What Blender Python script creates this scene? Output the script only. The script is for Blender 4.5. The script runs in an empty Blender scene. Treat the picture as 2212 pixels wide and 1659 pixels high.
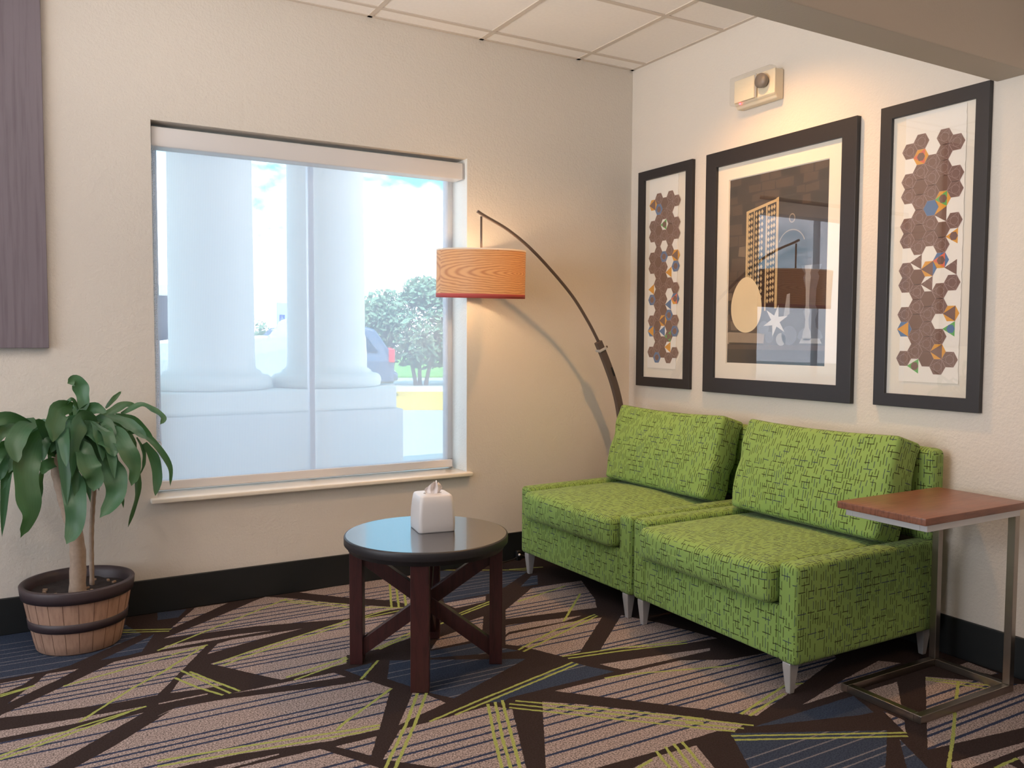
import bpy, bmesh, math, random
from mathutils import Vector, Matrix, noise
from mathutils.geometry import delaunay_2d_cdt

random.seed(7)
C = bpy.context.scene.collection
SC = bpy.context.scene

# ------------------------------------------------------------------ camera
cam_data = bpy.data.cameras.new('camera')
cam_data.sensor_width = 36.0
cam_data.lens = 1814.04 / 2212 * 36
cam_data.clip_start = 0.02
cam_data.clip_end = 400
cam = bpy.data.objects.new('camera', cam_data)
C.objects.link(cam)
R_ = Vector((0.86609968, -0.499849, 0.00472413))
U_ = Vector((0.02367506, 0.05045875, 0.9984455))
F_ = Vector((0.49931036, 0.86464148, -0.05553626))
cam.matrix_world = Matrix.Translation((-3.07877, -3.94809, 1.22202)) @ Matrix((
    (R_.x, U_.x, -F_.x), (R_.y, U_.y, -F_.y), (R_.z, U_.z, -F_.z))).to_4x4()
SC.camera = cam

# ------------------------------------------------------------------ view, world, lights
SC.view_settings.view_transform = 'Standard'
SC.view_settings.look = 'None'
SC.view_settings.gamma = 1.0
SC.view_settings.use_curve_mapping = False
SC.view_settings.exposure = 0.45
SC.cycles.max_bounces = 10
SC.cycles.diffuse_bounces = 6
SC.cycles.transparent_max_bounces = 24
SC.cycles.sample_clamp_indirect = 6.0
SC.cycles.caustics_reflective = False
SC.cycles.caustics_refractive = False
SC.cycles.use_denoising = True

SKY = 2.8
world = bpy.data.worlds.new('daylight')
SC.world = world
world.use_nodes = True
wt = world.node_tree
wt.nodes.clear()
def wn(t, **kw):
    n = wt.nodes.new(t)
    for k, v in kw.items():
        setattr(n, k, v)
    return n
tc = wn('ShaderNodeTexCoord')
sep = wn('ShaderNodeSeparateXYZ')
wt.links.new(tc.outputs['Generated'], sep.inputs[0])
mp = wn('ShaderNodeMapping')
mp.inputs['Scale'].default_value = (3.2, 3.2, 6.5)
mp.inputs['Location'].default_value = (0.35, 1.1, 0.2)
wt.links.new(tc.outputs['Generated'], mp.inputs[0])
nz = wn('ShaderNodeTexNoise')
nz.inputs['Scale'].default_value = 1.6
nz.inputs['Detail'].default_value = 7
nz.inputs['Roughness'].default_value = 0.55
wt.links.new(mp.outputs[0], nz.inputs['Vector'])
low = wn('ShaderNodeMapRange')
low.inputs['From Min'].default_value = 0.05
low.inputs['From Max'].default_value = 0.20
low.inputs['To Min'].default_value = 0.22
low.inputs['To Max'].default_value = -0.02
wt.links.new(sep.outputs['Z'], low.inputs['Value'])
addn = wn('ShaderNodeMath', operation='ADD')
wt.links.new(nz.outputs['Fac'], addn.inputs[0])
wt.links.new(low.outputs[0], addn.inputs[1])
cr = wn('ShaderNodeMapRange')
cr.inputs['From Min'].default_value = 0.50
cr.inputs['From Max'].default_value = 0.60
wt.links.new(addn.outputs[0], cr.inputs['Value'])
mx = wn('ShaderNodeMix', data_type='RGBA')
mx.inputs['A'].default_value = (0.10, 0.42, 0.58, 1)
mx.inputs['B'].default_value = (1.25, 1.3, 1.42, 1)
wt.links.new(cr.outputs[0], mx.inputs['Factor'])
bg = wn('ShaderNodeBackground')
bg.inputs['Strength'].default_value = SKY
wt.links.new(mx.outputs['Result'], bg.inputs['Color'])
wo = wn('ShaderNodeOutputWorld')
wt.links.new(bg.outputs[0], wo.inputs['Surface'])

def lamp(name, kind, loc, energy, color, rot=(0, 0, 0), **kw):
    d = bpy.data.lights.new(name, kind)
    d.energy = energy
    d.color = color
    for k, v in kw.items():
        setattr(d, k, v)
    o = bpy.data.objects.new(name, d)
    o.location = loc
    o.rotation_euler = rot
    C.objects.link(o)
    return o

# sun from behind the building, high (the window wall stays in shade)
sun = lamp('sun', 'SUN', (0, 0, 20), 3.4, (1.0, 0.95, 0.86), angle=0.01)
sun.rotation_euler = Vector((0.25, 0.55, -0.80)).to_track_quat('-Z', 'Y').to_euler()
# daylight portal at the window
por = lamp('window_portal', 'AREA', (-1.84, 0.24, 1.34), 1.0, (1, 1, 1), shape='RECTANGLE', size=1.50, size_y=1.60)
por.rotation_euler = Vector((0, -1, 0)).to_track_quat('-Z', 'Y').to_euler()
por.data.cycles.is_portal = True
XL0, YB0 = -6.2, -7.6
WARM = (1.0, 0.52, 0.18)
NEUT = (1.0, 0.84, 0.70)
# recessed ceiling downlights
def downlight(x, y, e, col=WARM, size=1.75, blend=0.7, z=2.745):
    return lamp('downlight_lamp', 'SPOT', (x, y, z), e, col, spot_size=size, spot_blend=blend, shadow_soft_size=0.045)
downlight(-0.55, -1.20, 70, WARM, 2.3, 1.0)
downlight(-3.00, -1.15, 11, NEUT, 2.2, 1.0)
# unseen fill lamps added at ceiling height behind the camera
for lx, ly, e in ((-4.6, -4.0, 10), (-2.2, -6.2, 5)):
    lamp('ceiling_fill_lamp', 'AREA', (lx, ly, 2.74), e, (1.0, 0.90, 0.82), shape='RECTANGLE', size=1.2, size_y=0.6)
lamp('ceiling_fill_lamp', 'AREA', (-3.4, -1.7, 2.74), 7, (1.0, 0.92, 0.88), shape='RECTANGLE', size=1.2, size_y=0.6)  # out-of-view fill added to lift the window wall and floor
lamp('warm_fill_lamp', 'AREA', (-1.1, -4.1, 2.6), 10, (1.0, 0.66, 0.40), shape='RECTANGLE', size=0.8, size_y=0.8)  # warm fill added for the right wall and beam face
# unseen area fills added behind and on the left, no windows built there
a = lamp('back_fill', 'AREA', (-3.6, YB0 + .15, 1.5), 6, (1.0, 0.90, 0.80), shape='RECTANGLE', size=4.2, size_y=2.2)
a.rotation_euler = Vector((0, 1, 0.05)).to_track_quat('-Z', 'Y').to_euler()
a = lamp('cool_side_fill', 'AREA', (XL0 + .15, -1.7, 1.4), 62, (0.84, 0.91, 1.0), shape='RECTANGLE', size=3.0, size_y=1.7)
a.rotation_euler = Vector((1, 0.12, 0.16)).to_track_quat('-Z', 'Y').to_euler()
a = lamp('upward_fill', 'AREA', (-4.2, -2.05, 1.70), 42, (1.0, 0.92, 0.82), shape='RECTANGLE', size=1.4, size_y=1.0, spread=math.radians(120))  # added upward fill that brightens the ceiling and upper walls
a.rotation_euler = Vector((1.0, -0.02, .80)).to_track_quat('-Z', 'Y').to_euler()
# bulb in the arc lamp's shade
lamp('arc_lamp_bulb', 'POINT', (-1.127, -0.26, 1.56), 11, (1.0, 0.66, 0.36), shadow_soft_size=0.035)

# ------------------------------------------------------------------ node helpers
def mat(name):
    m = bpy.data.materials.new(name)
    m.use_nodes = True
    nt = m.node_tree
    b = nt.nodes['Principled BSDF']
    return m, nt, b

class NT:
    """small wrapper for building node graphs"""
    def __init__(s, nt): s.nt = nt
    def n(s, t, **kw):
        x = s.nt.nodes.new(t)
        for k, v in kw.items(): setattr(x, k, v)
        return x
    def l(s, a, b): s.nt.links.new(a, b)
    def m(s, op, a, b=None, c=None, clamp=False):
        x = s.n('ShaderNodeMath', operation=op); x.use_clamp = clamp
        for i, v in enumerate((a, b, c)):
            if v is None: continue
            if isinstance(v, (int, float)): x.inputs[i].default_value = v
            else: s.l(v, x.inputs[i])
        return x.outputs[0]
    def noise(s, vec, scale, detail=2, rough=0.5, dim='3D'):
        x = s.n('ShaderNodeTexNoise', noise_dimensions=dim)
        x.inputs['Scale'].default_value = scale
        x.inputs['Detail'].default_value = detail
        x.inputs['Roughness'].default_value = rough
        if vec is not None: s.l(vec, x.inputs['Vector'])
        return x.outputs['Fac']
    def mix(s, f, a, b):
        x = s.n('ShaderNodeMix', data_type='RGBA')
        for k, v in (('Factor', f), ('A', a), ('B', b)):
            if isinstance(v, (int, float)): x.inputs[k].default_value = v
            elif isinstance(v, tuple): x.inputs[k].default_value = v if len(v) == 4 else v + (1,)
            else: s.l(v, x.inputs[k])
        return x.outputs['Result']
    def bump(s, h, b, strength=0.3, dist=0.002):
        x = s.n('ShaderNodeBump')
        x.inputs['Strength'].default_value = strength
        x.inputs['Distance'].default_value = dist
        s.l(h, x.inputs['Height'])
        s.l(x.outputs[0], b.inputs['Normal'])
    def obj(s): return s.n('ShaderNodeTexCoord').outputs['Object']
    def pos(s): return s.n('ShaderNodeNewGeometry').outputs['Position']
    def map(s, vec, scale=(1, 1, 1), loc=(0, 0, 0), rot=(0, 0, 0)):
        x = s.n('ShaderNodeMapping')
        x.inputs['Scale'].default_value = scale
        x.inputs['Location'].default_value = loc
        x.inputs['Rotation'].default_value = rot
        s.l(vec, x.inputs[0])
        return x.outputs[0]
    def xyz(s, vec):
        x = s.n('ShaderNodeSeparateXYZ'); s.l(vec, x.inputs[0]); return x.outputs
    def comb(s, x_, y_, z_=0.0):
        x = s.n('ShaderNodeCombineXYZ')
        for i, v in enumerate((x_, y_, z_)):
            if isinstance(v, (int, float)): x.inputs[i].default_value = v
            else: s.l(v, x.inputs[i])
        return x.outputs[0]
    def white(s, vec):
        x = s.n('ShaderNodeTexWhiteNoise', noise_dimensions='3D'); s.l(vec, x.inputs['Vector']); return x.outputs['Value']

def srgb(r, g, b):
    f = lambda c: (c / 255 / 12.92) if c / 255 <= 0.04045 else ((c / 255 + 0.055) / 1.055) ** 2.4
    return (f(r), f(g), f(b))

def plain(name, rgb, rough=0.5, metal=0.0, spec=0.5, var=0.0, vscale=40, bump=0.0, bscale=200, emit=None, estr=1.0, coat=0.0):
    m, nt, b = mat(name)
    t = NT(nt)
    b.inputs['Roughness'].default_value = rough
    b.inputs['Metallic'].default_value = metal
    b.inputs['Specular IOR Level'].default_value = spec
    b.inputs['Coat Weight'].default_value = coat
    o = t.obj()
    if var > 0:
        nn = t.noise(o, vscale, 3)
        a = tuple(max(0, c * (1 - var)) for c in rgb); c2 = tuple(min(1, c * (1 + var)) for c in rgb)
        t.l(t.mix(nn, a, c2), b.inputs['Base Color'])
    else:
        b.inputs['Base Color'].default_value = rgb + (1,)
    if bump > 0:
        t.bump(t.noise(o, bscale, 2), b, bump)
    if emit:
        b.inputs['Emission Color'].default_value = emit + (1,)
        b.inputs['Emission Strength'].default_value = estr
    return m

# ------------------------------------------------------------------ mesh helpers
def obj(name, bm, m=None, parent=None, smooth=False, loc=None, rotz=None):
    me = bpy.data.meshes.new(name)
    bm.to_mesh(me); bm.free()
    ms = m if isinstance(m, (list, tuple)) else [m]
    for k in ms:
        if k: me.materials.append(k)
    if smooth:
        me.shade_smooth()
    o = bpy.data.objects.new(name, me)
    C.objects.link(o)
    if parent: o.parent = parent
    if loc is not None: o.location = loc
    if rotz is not None: o.rotation_euler = (0, 0, rotz)
    return o
def thing(name, label, cat, loc=(0, 0, 0), rotz=0.0, group=None):
    o = bpy.data.objects.new(name, None)
    o.empty_display_size = 0.1
    C.objects.link(o)
    o.location = loc; o.rotation_euler = (0, 0, rotz)
    o['label'] = label; o['category'] = cat
    if group: o['group'] = group
    return o
def tag(o, label, cat, group=None, kind=None):
    o['label'] = label; o['category'] = cat
    if group: o['group'] = group
    if kind: o['kind'] = kind
    return o
def struct(o, label=None, cat=None):
    o['kind'] = 'structure'
    if label: o['label'] = label
    if cat: o['category'] = cat
    return o

def box(bm, x0, x1, y0, y1, z0, z1, mi=0, M=None):
    vs = [Vector((x, y, z)) for x in (x0, x1) for y in (y0, y1) for z in (z0, z1)]
    if M: vs = [M @ v for v in vs]
    v = [bm.verts.new(p) for p in vs]
    fs = []
    for q in ((0, 1, 3, 2), (4, 6, 7, 5), (0, 4, 5, 1), (2, 3, 7, 6), (0, 2, 6, 4), (1, 5, 7, 3)):
        f = bm.faces.new([v[i] for i in q]); f.material_index = mi; fs.append(f)
    return fs
def rbox(bm, x0, x1, y0, y1, z0, z1, r=0.01, n=6, rs=3, bulge=(0, 0, 0), M=None, warp=None, flat_uv=True, mi=0):
    """rounded box; bulge = how far each pair of faces swells"""
    c = Vector(((x0 + x1) / 2, (y0 + y1) / 2, (z0 + z1) / 2))
    h = Vector((abs(x1 - x0) / 2, abs(y1 - y0) / 2, abs(z1 - z0) / 2))
    r = min(r, min(h) * 0.98)
    def stops(a):
        inner = a - r
        s = []
        for i in range(rs): s.append(-a + r * (1 - math.cos(math.pi / 2 * i / rs)) )
        for i in range(n + 1): s.append(-inner + 2 * inner * i / n)
        for i in range(rs - 1, -1, -1): s.append(a - r * (1 - math.cos(math.pi / 2 * i / rs)))
        return s
    S = [stops(h[i]) for i in range(3)]
    uvl = bm.loops.layers.uv.verify()
    cache = {}
    def P(p):
        key = (round(p[0], 5), round(p[1], 5), round(p[2], 5))
        if key in cache: return cache[key]
        q = Vector(p)
        inner = Vector([max(-(h[i] - r), min(h[i] - r, q[i])) for i in range(3)])
        d = q - inner
        if d.length > 1e-9: q = inner + d.normalized() * r
        for i in range(3):
            if bulge[i]:
                j, k = (i + 1) % 3, (i + 2) % 3
                w = max(0, 1 - (q[j] / h[j]) ** 2) * max(0, 1 - (q[k] / h[k]) ** 2)
                q[i] += bulge[i] * w * (q[i] / h[i])
        if warp: q = warp(q, h)
        q = q + c
        if M: q = M @ q
        cache[key] = bm.verts.new(q)
        return cache[key]
    for ax in range(3):
        j, k = (ax + 1) % 3, (ax + 2) % 3
        for sgn in (-1, 1):
            for a in range(len(S[j]) - 1):
                for b in range(len(S[k]) - 1):
                    q = []
                    uv = []
                    for (aa, bb) in ((a, b), (a + 1, b), (a + 1, b + 1), (a, b + 1)):
                        p = [0, 0, 0]; p[ax] = sgn * h[ax]; p[j] = S[j][aa]; p[k] = S[k][bb]
                        q.append(P(p)); uv.append(tuple(p))
                    if sgn < 0: q.reverse(); uv.reverse()
                    if len(set(q)) < 3: continue
                    try: f = bm.faces.new(q)
                    except ValueError: continue
                    f.smooth = True; f.material_index = mi
                    for lp, p in zip(f.loops, uv):
                        p = (p[0] + c.x, p[1] + c.y, p[2] + c.z)
                        if ax == 0: lp[uvl].uv = (p[1], p[2])
                        elif ax == 1: lp[uvl].uv = (p[0] + 0.37, p[2])
                        else: lp[uvl].uv = (p[1], z1 - x0 + (p[0]))
def tube(bm, pts, rad, seg=10, cap=True, sq=None, mi=0, twist=None):
    """sweep along pts; rad number or list; sq=(w,t) sweeps a rectangle (w across 'side', t other)"""
    pts = [Vector(p) for p in pts]
    n = len(pts)
    rings = []
    up = Vector((0, 0, 1))
    prev = None
    for i, p in enumerate(pts):
        t = (pts[min(i + 1, n - 1)] - pts[max(i - 1, 0)]).normalized()
        if prev is None:
            a = t.cross(up)
            if a.length < 1e-4: a = t.cross(Vector((0, 1, 0)))
            a.normalize()
        else:
            a = prev - t * prev.dot(t); a.normalize()
        if twist is not None: a = Vector(twist) - t * Vector(twist).dot(t); a.normalize()
        prev = a
        b = t.cross(a)
        ring = []
        if sq:
            w, th = (sq[i] if isinstance(sq, list) else sq)
            for s1, s2 in ((-1, -1), (1, -1), (1, 1), (-1, 1)):
                ring.append(bm.verts.new(p + a * s1 * w / 2 + b * s2 * th / 2))
        else:
            r = rad[i] if isinstance(rad, (list, tuple)) else rad
            for k in range(seg):
                an = 2 * math.pi * k / seg
                ring.append(bm.verts.new(p + a * math.cos(an) * r + b * math.sin(an) * r))
        rings.append(ring)
    m = len(rings[0])
    for i in range(n - 1):
        for k in range(m):
            f = bm.faces.new((rings[i][k], rings[i][(k + 1) % m], rings[i + 1][(k + 1) % m], rings[i + 1][k]))
            f.smooth = not sq; f.material_index = mi
    if cap:
        bm.faces.new(list(reversed(rings[0]))).material_index = mi
        bm.faces.new(rings[-1]).material_index = mi
def lathe(bm, prof, seg=48, cx=0, cy=0, sx=1, sy=1, mi=0, smooth=True, close=False, a0=0.0, a1=2 * math.pi):
    full = abs(a1 - a0 - 2 * math.pi) < 1e-6
    k = seg if full else seg + 1
    rings = []
    for r, z in prof:
        if r < 1e-6: rings.append([bm.verts.new((cx, cy, z))])
        else: rings.append([bm.verts.new((cx + sx * r * math.cos(a0 + (a1 - a0) * i / seg), cy + sy * r * math.sin(a0 + (a1 - a0) * i / seg), z)) for i in range(k)])
    for a, b in zip(rings[:-1], rings[1:]):
        for i in range(seg):
            j = (i + 1) % k if full else i + 1
            if len(a) == 1 and len(b) == 1: continue
            if len(a) == 1: f = bm.faces.new((a[0], b[j], b[i]))
            elif len(b) == 1: f = bm.faces.new((a[i], a[j], b[0]))
            else: f = bm.faces.new((a[i], a[j], b[j], b[i]))
            f.smooth = smooth; f.material_index = mi
def prism(bm, poly, t0, t1, axis='y', mi=0):
    """extrude a 2D polygon [(u,v)] between t0 and t1; axis y: u=x v=z; axis x: u=y v=z; axis z: u=x v=y"""
    def P(u, v, t):
        return {'y': (u, t, v), 'x': (t, u, v), 'z': (u, v, t)}[axis]
    A = [bm.verts.new(P(u, v, t0)) for u, v in poly]
    B = [bm.verts.new(P(u, v, t1)) for u, v in poly]
    bm.faces.new(A).material_index = mi
    bm.faces.new(list(reversed(B))).material_index = mi
    n = len(poly)
    for i in range(n):
        bm.faces.new((A[i], B[i], B[(i + 1) % n], A[(i + 1) % n])).material_index = mi
def fixn(bm):
    bmesh.ops.recalc_face_normals(bm, faces=bm.faces[:])
    return bm
def NB(): return bmesh.new()
def bevel(o, w=0.003, seg=2):
    md = o.modifiers.new('bevel', 'BEVEL'); md.width = w; md.segments = seg; md.limit_method = 'ANGLE'; md.angle_limit = math.radians(40)
    return o
# ------------------------------------------------------------------ materials
def mk_wall(name, rgb):
    m, nt, b = mat(name); t = NT(nt)
    p = t.pos()
    b.inputs['Base Color'].default_value = rgb + (1,)
    b.inputs['Roughness'].default_value = 0.75
    h = t.m('ADD', t.noise(p, 90, 3, 0.6), t.m('MULTIPLY', t.noise(p, 28, 2), 0.8))
    t.bump(h, b, 0.55, 0.004)
    return m
M_WALL = mk_wall('wall_paint', srgb(211, 204, 196))
M_REVEAL = mk_wall('window_reveal_paint', srgb(225, 226, 224))
M_BEAM = plain('beam_paint', srgb(190, 178, 165), 0.8, bump=0.2, bscale=120)
M_TILE = plain('ceiling_tile', srgb(238, 233, 230), 0.9, var=0.04, vscale=60, bump=0.25, bscale=350)
M_TBAR = plain('ceiling_bar_white', srgb(205, 194, 184), 0.6)
M_BASE = plain('black_vinyl_baseboard', srgb(24, 27, 29), 0.45, var=0.15, vscale=8)
M_SILL = plain('cream_marble_sill', srgb(236, 228, 216), 0.18, var=0.05, vscale=14)
M_ALU = plain('brushed_aluminium', srgb(205, 204, 206), 0.42, 0.55)
M_NICKEL = plain('satin_nickel', srgb(165, 155, 145), 0.3, 1.0, var=0.08, vscale=30)
M_STEELDK = plain('dark_bronze_metal', srgb(98, 86, 82), 0.38, 0.35)
M_WHITEPL = plain('white_plastic', srgb(212, 209, 210), 0.35)
M_CREAMPL = plain('cream_plastic', srgb(228, 216, 194), 0.45)
M_BLACK = plain('black_rubber', srgb(18, 18, 20), 0.5)
M_FRAME = plain('black_frame_wood', srgb(38, 35, 38), 0.42, var=0.12, vscale=50)
M_MAT = plain('white_mat_board', srgb(245, 238, 226), 0.85)
M_PAPER = plain('white_art_paper', srgb(250, 247, 242), 0.9, bump=0.15, bscale=300)
M_WINFRAME = plain('grey_window_frame', srgb(205, 210, 218), 0.4, 0.1)

# flecked carpet yarns; tan and blue fields carry the thin weft lines
LINES = [-.127, -.194, -.243, -.29, -.336, -.368, -.437, -.50, -.565, -.598, -.702, -.748, -.787, -.82, -.915,
         -1.06, -1.135, -1.178, -1.29, -1.323, -1.357, -1.428, -1.605, -1.677, -1.72, -1.766, -1.834, -1.86,
         -1.93, -1.997, -2.232, -2.276, -2.315, -2.38, -2.405, -2.456, -2.53, -2.60, -2.66, -2.69]
def yarn(name, rgb, rgb2, line=None, lw=0.0046):
    m, nt, b = mat(name); t = NT(nt)
    p = t.pos()
    f = t.n('ShaderNodeMapRange'); f.inputs['From Min'].default_value = 0.38; f.inputs['From Max'].default_value = 0.62
    t.l(t.noise(p, 190, 2, 0.7), f.inputs['Value'])
    col = t.mix(f.outputs[0], rgb, rgb2)
    if line:
        x, y, z = t.xyz(p)
        wob = t.m('MULTIPLY', t.m('SUBTRACT', t.noise(p, 170, 1), 0.5), 0.006)
        yy = t.m('ADD', y, wob)
        # the pattern repeats every 2.7 m towards the lobby
        yy = t.m('SUBTRACT', t.m('MODULO', t.m('SUBTRACT', yy, 27.0), 2.7), 0.0)
        d = None
        for L in LINES:
            e = t.m('ABSOLUTE', t.m('SUBTRACT', yy, L))
            d = e if d is None else t.m('MINIMUM', d, e)
        k = t.m('LESS_THAN', d, lw)
        col = t.mix(k, col, line)
    t.l(col, b.inputs['Base Color'])
    b.inputs['Roughness'].default_value = 0.95
    b.inputs['Specular IOR Level'].default_value = 0.1
    t.bump(t.noise(p, 420, 2, 0.8), b, 0.8, 0.004)
    return m
M_CBROWN = yarn('carpet_dark_brown', srgb(48, 39, 38), srgb(60, 49, 48))
M_CTAN = yarn('carpet_tan', srgb(98, 88, 86), srgb(190, 172, 168), srgb(52, 60, 84), 0.0054)
M_CBLUE = yarn('carpet_blue', srgb(46, 55, 74), srgb(66, 75, 94), srgb(116, 114, 122), 0.0028)
M_CGREEN = yarn('carpet_lime', srgb(146, 154, 80), srgb(168, 176, 104))

def mk_fabric():
    m, nt, b = mat('green_dash_fabric'); t = NT(nt)
    uv = t.n('ShaderNodeUVMap').outputs[0]
    warp = t.noise(uv, 30, 2)
    u0, v0, _ = t.xyz(uv)
    wv = t.m('MULTIPLY', t.m('SUBTRACT', warp, 0.5), 0.004)
    u = t.m('ADD', u0, wv); v = t.m('ADD', v0, wv)
    def dashes(a, bb, da, db, w, on, seed):
        ca = t.m('DIVIDE', a, da)
        ia = t.m('FLOOR', ca)
        fa = t.m('ABSOLUTE', t.m('SUBTRACT', t.m('SUBTRACT', ca, ia), 0.5))
        ra = t.white(t.comb(ia, seed, 1.7))
        cb = t.m('ADD', t.m('DIVIDE', bb, db), t.m('MULTIPLY', ra, 7.0))
        ib = t.m('FLOOR', cb)
        fb = t.m('SUBTRACT', cb, ib)
        rc = t.white(t.comb(ia, ib, seed + 0.3))
        ln = t.m('ADD', t.m('MULTIPLY', rc, 0.45), 0.45)
        k = t.m('MULTIPLY', t.m('LESS_THAN', fa, w), t.m('LESS_THAN', fb, ln))
        k = t.m('MULTIPLY', k, t.m('LESS_THAN', t.white(t.comb(ib, ia, seed + 2.1)), on))
        return k, t.white(t.comb(ib, ia, seed + 5.1))
    k1, r1 = dashes(u, v, 0.0118, 0.050, 0.12, 0.80, 1.0)
    k2, r2 = dashes(v, u, 0.0250, 0.048, 0.065, 0.48, 9.0)
    base = t.mix(t.noise(uv, 900, 2, 0.7), srgb(120, 150, 76), srgb(146, 174, 98))
    dk1 = t.mix(t.m('GREATER_THAN', r1, 0.72), srgb(46, 48, 22), srgb(56, 68, 78))
    dk2 = t.mix(t.m('GREATER_THAN', r2, 0.72), srgb(46, 48, 22), srgb(56, 68, 78))
    c = t.mix(t.m('MULTIPLY', k1, 0.95), base, dk1)
    c = t.mix(t.m('MULTIPLY', k2, 0.95), c, dk2)
    t.l(c, b.inputs['Base Color'])
    b.inputs['Roughness'].default_value = 0.9
    b.inputs['Specular IOR Level'].default_value = 0.15
    b.inputs['Sheen Weight'].default_value = 0.1
    h = t.m('SUBTRACT', t.m('MULTIPLY', t.noise(uv, 700, 1), 0.4), t.m('MULTIPLY', t.m('MAXIMUM', k1, k2), 0.5))
    t.bump(h, b, 0.5, 0.0015)
    return m
M_FABRIC = mk_fabric()

def mk_wood(name, a, b_, c_, scale=(1, 1, 1), rough=0.4, freq=60, coat=0.0, spec=0.5):
    m, nt, b = mat(name); t = NT(nt)
    o = t.map(t.obj(), scale)
    n1 = t.noise(o, freq, 4, 0.6)
    n2 = t.noise(o, freq * 0.25, 2)
    col = t.mix(n2, a, b_)
    f = t.n('ShaderNodeMapRange'); f.inputs['From Min'].default_value = 0.45; f.inputs['From Max'].default_value = 0.7
    t.l(n1, f.inputs['Value'])
    col = t.mix(t.m('MULTIPLY', f.outputs[0], 0.7), col, c_)
    t.l(col, b.inputs['Base Color'])
    b.inputs['Roughness'].default_value = rough
    b.inputs['Coat Weight'].default_value = coat
    b.inputs['Specular IOR Level'].default_value = spec
    return m
M_WALNUT = mk_wood('walnut_laminate', srgb(122, 78, 60), srgb(140, 92, 72), srgb(88, 54, 42), (0.25, 3, 1), 0.32, 40)
M_CHERRY = mk_wood('dark_cherry_wood', srgb(58, 28, 30), srgb(70, 36, 34), srgb(38, 20, 22), (3, 3, 0.4), 0.38, 30)
M_TABTOP = mk_wood('espresso_table_top', srgb(30, 27, 32), srgb(38, 34, 40), srgb(24, 22, 26), (0.3, 3, 1), 0.20, 30, 0.6, 1.0)
M_TABTOP.node_tree.nodes['Principled BSDF'].inputs['IOR'].default_value = 1.9
M_TABTOP.node_tree.nodes['Principled BSDF'].inputs['Coat IOR'].default_value = 1.8
M_TABEDGE = plain('espresso_edge', srgb(38, 36, 40), 0.45)
M_GREYWOOD = mk_wood('grey_wood_panel', srgb(112, 103, 112), srgb(122, 112, 120), srgb(96, 86, 94), (5, 1, 0.18), 0.6, 14)
M_BARREL = mk_wood('barrel_stave_wood', srgb(164, 130, 110), srgb(178, 144, 124), srgb(142, 108, 92), (4, 4, 0.5), 0.65, 16)
M_BAND = plain('dark_barrel_band', srgb(58, 46, 50), 0.5, var=0.1)
M_SOIL = plain('dark_potting_soil', srgb(40, 34, 36), 0.95, var=0.5, vscale=90, bump=1.0, bscale=120)
M_CHIP = plain('pale_bark_chip', srgb(150, 125, 105), 0.8)
M_TRUNK = plain('grey_brown_cane', srgb(160, 140, 124), 0.8, var=0.25, vscale=60, bump=0.6, bscale=90)
def mk_leaf():
    m, nt, b = mat('glossy_green_leaf'); t = NT(nt)
    uv = t.n('ShaderNodeUVMap').outputs[0]
    o = t.obj()
    st = t.noise(t.map(uv, (34, 1.5, 1)), 1.0, 3)
    c = t.mix(st, srgb(26, 58, 40), srgb(76, 116, 84))
    c = t.mix(t.m('MULTIPLY', t.noise(o, 9, 2), 0.5), c, srgb(70, 116, 74))
    t.l(c, b.inputs['Base Color'])
    b.inputs['Roughness'].default_value = 0.46
    b.inputs['Specular IOR Level'].default_value = 0.6
    tr = t.n('ShaderNodeBsdfTranslucent'); tr.inputs[0].default_value = srgb(90, 150, 60) + (1,)
    mxs = t.n('ShaderNodeMixShader'); mxs.inputs[0].default_value = 0.15
    out = nt.nodes['Material Output']
    t.l(b.outputs[0], mxs.inputs[1]); t.l(tr.outputs[0], mxs.inputs[2]); t.l(mxs.outputs[0], out.inputs['Surface'])
    return m
M_LEAF = mk_leaf()

def mk_blind():
    """open-weave solar screen: lets part of the view through, scatters the rest"""
    m, nt, b = mat('solar_screen_fabric'); t = NT(nt)
    nt.nodes.remove(b)
    o = t.obj(); x, y, z = t.xyz(o)
    w = t.m('SINE', t.m('MULTIPLY', x, 2 * math.pi / 0.0072))
    k = t.m('ADD', t.m('MULTIPLY', w, 0.03), 0.43)
    tr = t.n('ShaderNodeBsdfTransparent')
    tl = t.n('ShaderNodeBsdfTranslucent'); tl.inputs[0].default_value = (0.72, 0.735, 0.88, 1)
    df = t.n('ShaderNodeBsdfDiffuse'); df.inputs[0].default_value = (0.75, 0.77, 0.80, 1)
    m1 = t.n('ShaderNodeMixShader'); m1.inputs[0].default_value = 0.35
    t.l(tl.outputs[0], m1.inputs[1]); t.l(df.outputs[0], m1.inputs[2])
    m2 = t.n('ShaderNodeMixShader'); t.l(k, m2.inputs[0])
    t.l(m1.outputs[0], m2.inputs[1]); t.l(tr.outputs[0], m2.inputs[2])
    t.l(m2.outputs[0], nt.nodes['Material Output'].inputs['Surface'])
    return m
M_BLIND = mk_blind()
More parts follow.
